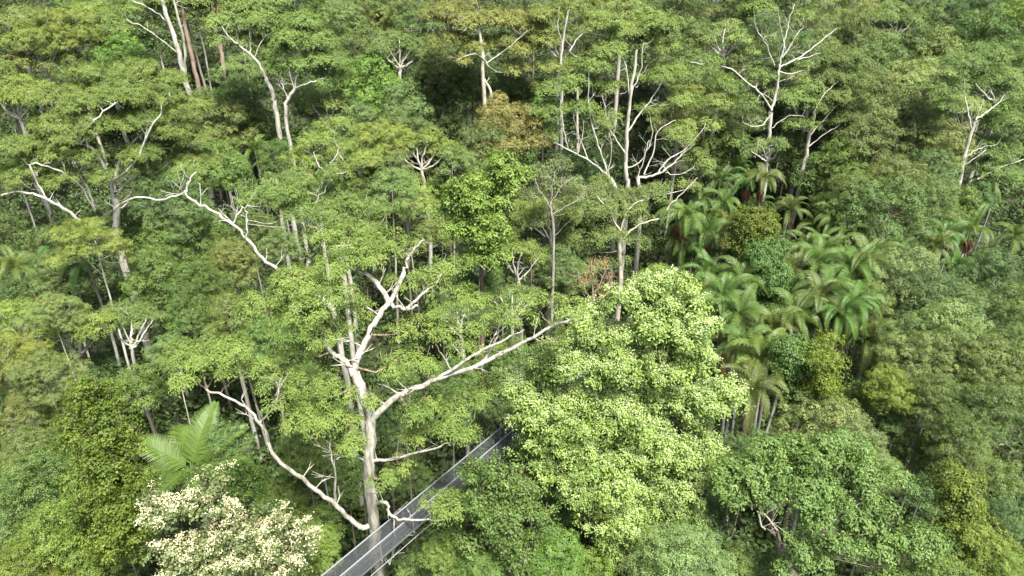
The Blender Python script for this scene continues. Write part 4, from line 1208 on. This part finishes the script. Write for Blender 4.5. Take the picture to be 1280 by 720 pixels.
# ------------------------------------------------------------------ the rest of the forest, tree by tree
# (kind, px, py, crown width in px, tint)
TREES = [
    # top left
    ('E', 85, 35, 95, 'yellow'), ('e', 45, 70, 80, 'olive'), ('B', 150, 20, 100, 'mid'), ('D', 150, 72, 95, 'bright'), ('B', 115, -10, 90, 'green'),
    ('e', 5, 95, 70, 'yellow'), ('B', 10, 190, 60, 'green'), ('E', 220, 245, 100, 'mid'), ('D', 270, 150, 90, 'olive'), ('B', 275, 200, 80, 'green'),
    ('B', 250, 130, 60, 'mid'), ('D', 300, 120, 80, 'green'), ('b', 320, 155, 60, 'mid'), ('D', 400, 118, 70, 'dark'), ('e', 300, 85, 60, 'mid'),
    ('B', 235, -5, 70, 'green'), ('e', 290, -8, 70, 'mid'), ('E', 180, -12, 70, 'mid'),
    # top middle
    ('D', 460, 60, 90, 'mid'), ('D', 425, 25, 90, 'mid'), ('D', 480, 15, 90, 'olive'), ('B', 460, 105, 105, 'bright'), ('B', 500, 130, 90, 'mid'), ('D', 410, -5, 70, 'green'),
    ('T', 525, 35, 80, 'mid'), ('T', 545, 70, 60, 'olive'), ('B', 545, 95, 80, 'dark'), ('B', 580, 100, 60, 'dark'), ('D', 440, 150, 90, 'pale'), ('D', 500, 160, 80, 'mid'),
    ('E', 470, 170, 80, 'yellow'), ('e', 560, 200, 70, 'mid'), ('b', 560, 140, 60, 'mid'), ('D', 635, 150, 105, 'brownish'), ('D', 600, 175, 80, 'olive'),
    ('b', 655, 120, 60, 'mid'), ('D', 680, 125, 60, 'green'), ('T', 540, 0, 80, 'olive'), ('T', 500, -10, 80, 'mid'), ('T', 670, -8, 80, 'olive'), ('b', 640, 190, 70, 'green'),
    ('D', 640, 100, 60, 'mid'), ('E', 730, 20, 90, 'olive'), ('B', 590, 75, 60, 'dark'), ('b', 740, 205, 60, 'dark'), ('b', 700, 200, 50, 'dark'),
    # top right
    ('F', 765, -5, 80, 'pale'), ('F', 860, 50, 80, 'pale'), ('F', 845, 10, 90, 'mid'), ('F', 890, 110, 75, 'pale'), ('T', 870, -8, 80, 'olive'), ('F', 935, -5, 70, 'mid'),
    ('T', 850, 130, 75, 'yellow'), ('D', 925, 140, 60, 'mid'), ('B', 905, 175, 60, 'green'), ('T', 1020, 20, 90, 'olive'), ('T', 1060, -5, 90, 'olive'), ('T', 1060, 40, 100, 'mid'),
    ('F', 1105, 70, 90, 'mid'), ('T', 1095, 115, 80, 'olive'), ('F', 1130, 100, 80, 'sage'), ('F', 1130, 140, 100, 'sage'), ('F', 1175, 65, 90, 'pale'), ('F', 1100, 165, 90, 'sage'),
    ('F', 1170, 170, 80, 'sage'), ('D', 1180, 10, 70, 'dark'), ('F', 1225, 35, 90, 'green'), ('F', 1265, 20, 70, 'bright'), ('F', 1270, 70, 70, 'green'), ('T', 1145, -5, 80, 'mid'),
    ('B', 1265, 130, 70, 'green'), ('D', 1235, -5, 80, 'dark'), ('F', 1150, 50, 70, 'mid'), ('F', 1000, 60, 70, 'mid'), ('D', 930, 80, 60, 'olive'), ('T', 950, 40, 80, 'mid'), ('T', 1080, 80, 80, 'mid'),
    ('b', 985, 175, 60, 'green'), ('B', 1055, 195, 80, 'green'), ('b', 1020, 215, 60, 'dark'), ('D', 1070, 240, 90, 'dark'), ('D', 1110, 262, 130, 'dark'), ('D', 1130, 225, 100, 'olive'), ('D', 1165, 245, 80, 'dark'),
    ('b', 1205, 250, 50, 'green'), ('B', 1165, 210, 80, 'mid'), ('b', 1225, 245, 50, 'dark'), ('B', 1060, 155, 60, 'mid'),
    # middle left
    ('D', 225, 300, 110, 'green'), ('B', 190, 335, 90, 'green'), ('D', 290, 320, 75, 'olive'), ('B', 250, 350, 80, 'green'), ('E', 110, 300, 90, 'yellow'), ('D', 70, 330, 70, 'mid'), ('b', 160, 285, 70, 'green'),
    ('e', 20, 395, 75, 'yellow'), ('E', 60, 390, 70, 'olive'), ('E', 15, 440, 90, 'yellow'), ('E', 60, 460, 85, 'olive'), ('e', 205, 440, 60, 'mid'),
    ('B', 235, 390, 70, 'green'), ('D', 310, 275, 60, 'dark'), ('b', 180, 475, 60, 'green'), ('G', 215, 370, 50, 'dark'), ('D', 330, 420, 80, 'green'), ('b', 130, 460, 50, 'dark'),
    ('B', 300, 395, 80, 'mid'), ('b', 45, 300, 60, 'dark'), ('b', 20, 290, 60, 'dark'), ('D', 250, 270, 70, 'green'), ('B', 210, 230, 60, 'olive'), ('b', 15, 365, 50, 'dark'),
    # bottom left
    ('B', 40, 600, 120, 'green'), ('b', 70, 560, 60, 'green'), ('D', 25, 560, 80, 'mid'), ('D', 60, 670, 140, 'gold'), ('D', 30, 705, 100, 'gold'), ('B', 140, 665, 80, 'gold'), ('b', 150, 700, 70, 'green'),
    ('G', 315, 590, 62, 'bright'), ('b', 350, 620, 60, 'green'), ('B', 380, 560, 70, 'green'), ('b', 290, 545, 50, 'dark'), ('b', 400, 650, 60, 'green'), ('B', 400, 690, 70, 'gold'),
    ('b', 370, 590, 50, 'dark'), ('e', 30, 500, 70, 'olive'), ('D', 75, 510, 60, 'green'), ('b', 430, 600, 60, 'green'), ('b', 445, 580, 40, 'dark'), 
    # centre
    ('e', 625, 300, 60, 'mid'), ('e', 515, 250, 80, 'yellow'), ('E', 480, 235, 80, 'mid'), ('e', 545, 290, 75, 'mid'), ('T', 500, 210, 60, 'mid'),
    ('B', 590, 340, 70, 'green'), ('D', 700, 325, 60, 'mid'), ('b', 665, 250, 60, 'olive'), ('D', 640, 440, 60, 'green'), ('b', 600, 470, 60, 'green'), ('B', 690, 445, 70, 'mid'), ('D', 560, 465, 60, 'green'),
    ('b', 700, 400, 50, 'mid'), ('G', 560, 230, 50, 'bright'), ('D', 620, 505, 50, 'dark'), ('b', 590, 520, 40, 'dark'), ('D', 500, 470, 50, 'green'), ('b', 480, 520, 50, 'dark'), ('D', 345, 300, 50, 'mid'), ('B', 455, 215, 60, 'green'),
    ('b', 430, 215, 60, 'green'), ('b', 725, 340, 50, 'mid'), ('D', 345, 190, 50, 'green'), ('b', 515, 590, 50, 'dark'), ('D', 385, 470, 60, 'green'),
    ('D', 820, 350, 60, 'lime'), ('b', 700, 355, 40, 'mid'),
    # middle right
    ('D', 1130, 340, 110, 'sage'), ('D', 1165, 360, 90, 'mid'), ('D', 1090, 375, 70, 'mid'), ('B', 1240, 330, 80, 'dark'), ('B', 1265, 375, 70, 'dark'), ('D', 1195, 415, 120, 'pale'), ('D', 1150, 440, 100, 'olive'), ('D', 1240, 450, 100, 'mid'),
    ('b', 1100, 420, 70, 'mid'), ('B', 1260, 430, 80, 'dark'), ('D', 1120, 480, 70, 'gold'), ('D', 1180, 490, 70, 'dark'), ('B', 1250, 500, 90, 'dark'), 
    ('B', 915, 560, 70, 'bluish'), ('b', 1160, 395, 60, 'green'), ('B', 1210, 375, 60, 'mid'), ('b', 1080, 490, 50, 'green'), ('V', 1275, 480, 50, 'dark'),
    # bottom right
    ('D', 1030, 520, 110, 'sage'), ('D', 1085, 555, 90, 'sage'), ('D', 1000, 500, 60, 'pale'), ('D', 1110, 590, 60, 'pale'), ('D', 1160, 670, 90, 'green'), ('B', 1225, 680, 100, 'gold'), ('D', 1265, 710, 80, 'gold'), ('B', 1255, 640, 60, 'dark'),
    ('b', 1165, 610, 60, 'dark'), ('b', 1150, 560, 60, 'dark'), ('B', 1210, 550, 80, 'dark'), ('b', 1255, 590, 60, 'dark'), ('D', 1190, 520, 60, 'dark'), ('D', 850, 698, 125, 'pale'), ('b', 970, 708, 50, 'sage'), ('b', 925, 690, 50, 'dark'),
    ('B', 690, 690, 90, 'bright'), ('b', 735, 700, 60, 'bright'), ('D', 565, 695, 70, 'green'), ('b', 520, 700, 50, 'dark'), ('b', 905, 640, 50, 'dark'), ('D', 600, 715, 70, 'green'), ('b', 700, 640, 50, 'green'), ('D', 660, 590, 60, 'green'),
    ('b', 940, 545, 50, 'bluish'), ('B', 1180, 715, 80, 'green'), ('D', 645, 560, 40, 'dark'), ('b', 1125, 530, 50, 'dark'),
]
import re
for t in TREES:
    put(*t)

# unused prototypes are removed
for key, L_ in PROTO.items():
    for p in L_:
        if not p['used']:
            for ch in list(p['root'].children): bpy.data.objects.remove(ch)
            bpy.data.objects.remove(p['root'])

# ------------------------------------------------------------------ ground and undergrowth
gx = np.concatenate([np.linspace(-600, -150, 16)[:-1], np.linspace(-150, 150, 121), np.linspace(150, 600, 16)[1:]])
gy = np.concatenate([np.linspace(-300, -20, 12)[:-1], np.linspace(-20, 180, 101), np.linspace(180, 900, 30)[1:]])
V = [(x, y, ground(x, min(y, 260)) + (0.05 * (y - 260) if y > 260 else 0)) for y in gy for x in gx]
nx = len(gx)
Q = [(j * nx + i, j * nx + i + 1, (j + 1) * nx + i + 1, (j + 1) * nx + i) for j in range(len(gy) - 1) for i in range(nx - 1)]
g = MB(); g.add(V, Q)
m, nt, N, L = mat_new('forest_floor')
out = N.new('ShaderNodeOutputMaterial'); pb = N.new('ShaderNodeBsdfPrincipled'); pb.inputs['Roughness'].default_value = .95
tc = N.new('ShaderNodeTexCoord'); n1 = N.new('ShaderNodeTexNoise'); n1.inputs['Scale'].default_value = .9; n1.inputs['Detail'].default_value = 8
L.new(tc.outputs['Object'], n1.inputs['Vector'])
r = N.new('ShaderNodeValToRGB'); r.color_ramp.elements[0].color = (.022, .036, .010, 1); r.color_ramp.elements[1].color = (.036, .032, .016, 1)
r.color_ramp.elements[0].position = .42; r.color_ramp.elements[1].position = .62
L.new(n1.outputs['Fac'], r.inputs[0]); L.new(r.outputs[0], pb.inputs['Base Color'])
bp = N.new('ShaderNodeBump'); bp.inputs['Distance'].default_value = .3; L.new(n1.outputs['Fac'], bp.inputs['Height']); L.new(bp.outputs[0], pb.inputs['Normal'])
L.new(pb.outputs[0], out.inputs['Surface'])
tag(g.build('ground', m), kind='structure')

ug = MB()
rng = np.random.default_rng(77); ur = random.Random(77)
C = []; R = []
y = 20.0
while y < 150:
    hw = y * 0.86 + 14
    step = 1.5 + y * .008
    x = -hw
    while x < hw:
        xx = x + ur.uniform(-1, 1) * step * .45; yy = y + ur.uniform(-1, 1) * step * .45
        rr = ur.uniform(.8, 1.9) * (1 + y * .004)
        C.append((xx, yy, ground(xx, yy) + rr * ur.uniform(.1, 1.3))); R.append(rr)
        x += step
    y += step
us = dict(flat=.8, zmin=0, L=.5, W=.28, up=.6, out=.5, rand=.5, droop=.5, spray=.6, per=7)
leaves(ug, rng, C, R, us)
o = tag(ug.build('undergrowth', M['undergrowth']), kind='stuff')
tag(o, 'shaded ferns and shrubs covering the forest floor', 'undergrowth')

# ------------------------------------------------------------------ light
SUN_EL, SUN_AZ = math.radians(63), math.radians(-60)      # azimuth measured from +x (right) towards the camera
sd = Vector((math.cos(SUN_EL) * math.cos(SUN_AZ), math.cos(SUN_EL) * math.sin(SUN_AZ), math.sin(SUN_EL)))
sun_d = bpy.data.lights.new('sun', 'SUN'); sun_d.energy = 4.4; sun_d.angle = math.radians(12); sun_d.color = (1, .975, .92)
sun = bpy.data.objects.new('sun', sun_d); COL.objects.link(sun)
sun.rotation_euler = (-sd).to_track_quat('-Z', 'Y').to_euler()
w = bpy.data.worlds.new('World'); sc.world = w; w.use_nodes = True
nt = w.node_tree; bg = nt.nodes['Background']
sky = nt.nodes.new('ShaderNodeTexSky'); sky.sky_type = 'NISHITA'; sky.sun_disc = False
sky.sun_elevation = SUN_EL; sky.sun_rotation = math.atan2(sd.x, sd.y)
sky.air_density = 1.0; sky.dust_density = 3.0; sky.ozone_density = .6
nt.links.new(sky.outputs[0], bg.inputs[0]); bg.inputs[1].default_value = .075

sc.view_settings.view_transform = 'Standard'; sc.view_settings.look = 'None'
sc.view_settings.gamma = 1.0; sc.view_settings.exposure = 1.74
sc.cycles.max_bounces = 6; sc.cycles.diffuse_bounces = 4; sc.cycles.transmission_bounces = 4; sc.cycles.transparent_max_bounces = 4
nf = sum(len(o.data.polygons) for o in bpy.data.objects if o.type == 'MESH')
print('objects', len(bpy.data.objects), 'faces', nf, 'unique', sum(len(m.polygons) for m in bpy.data.meshes))
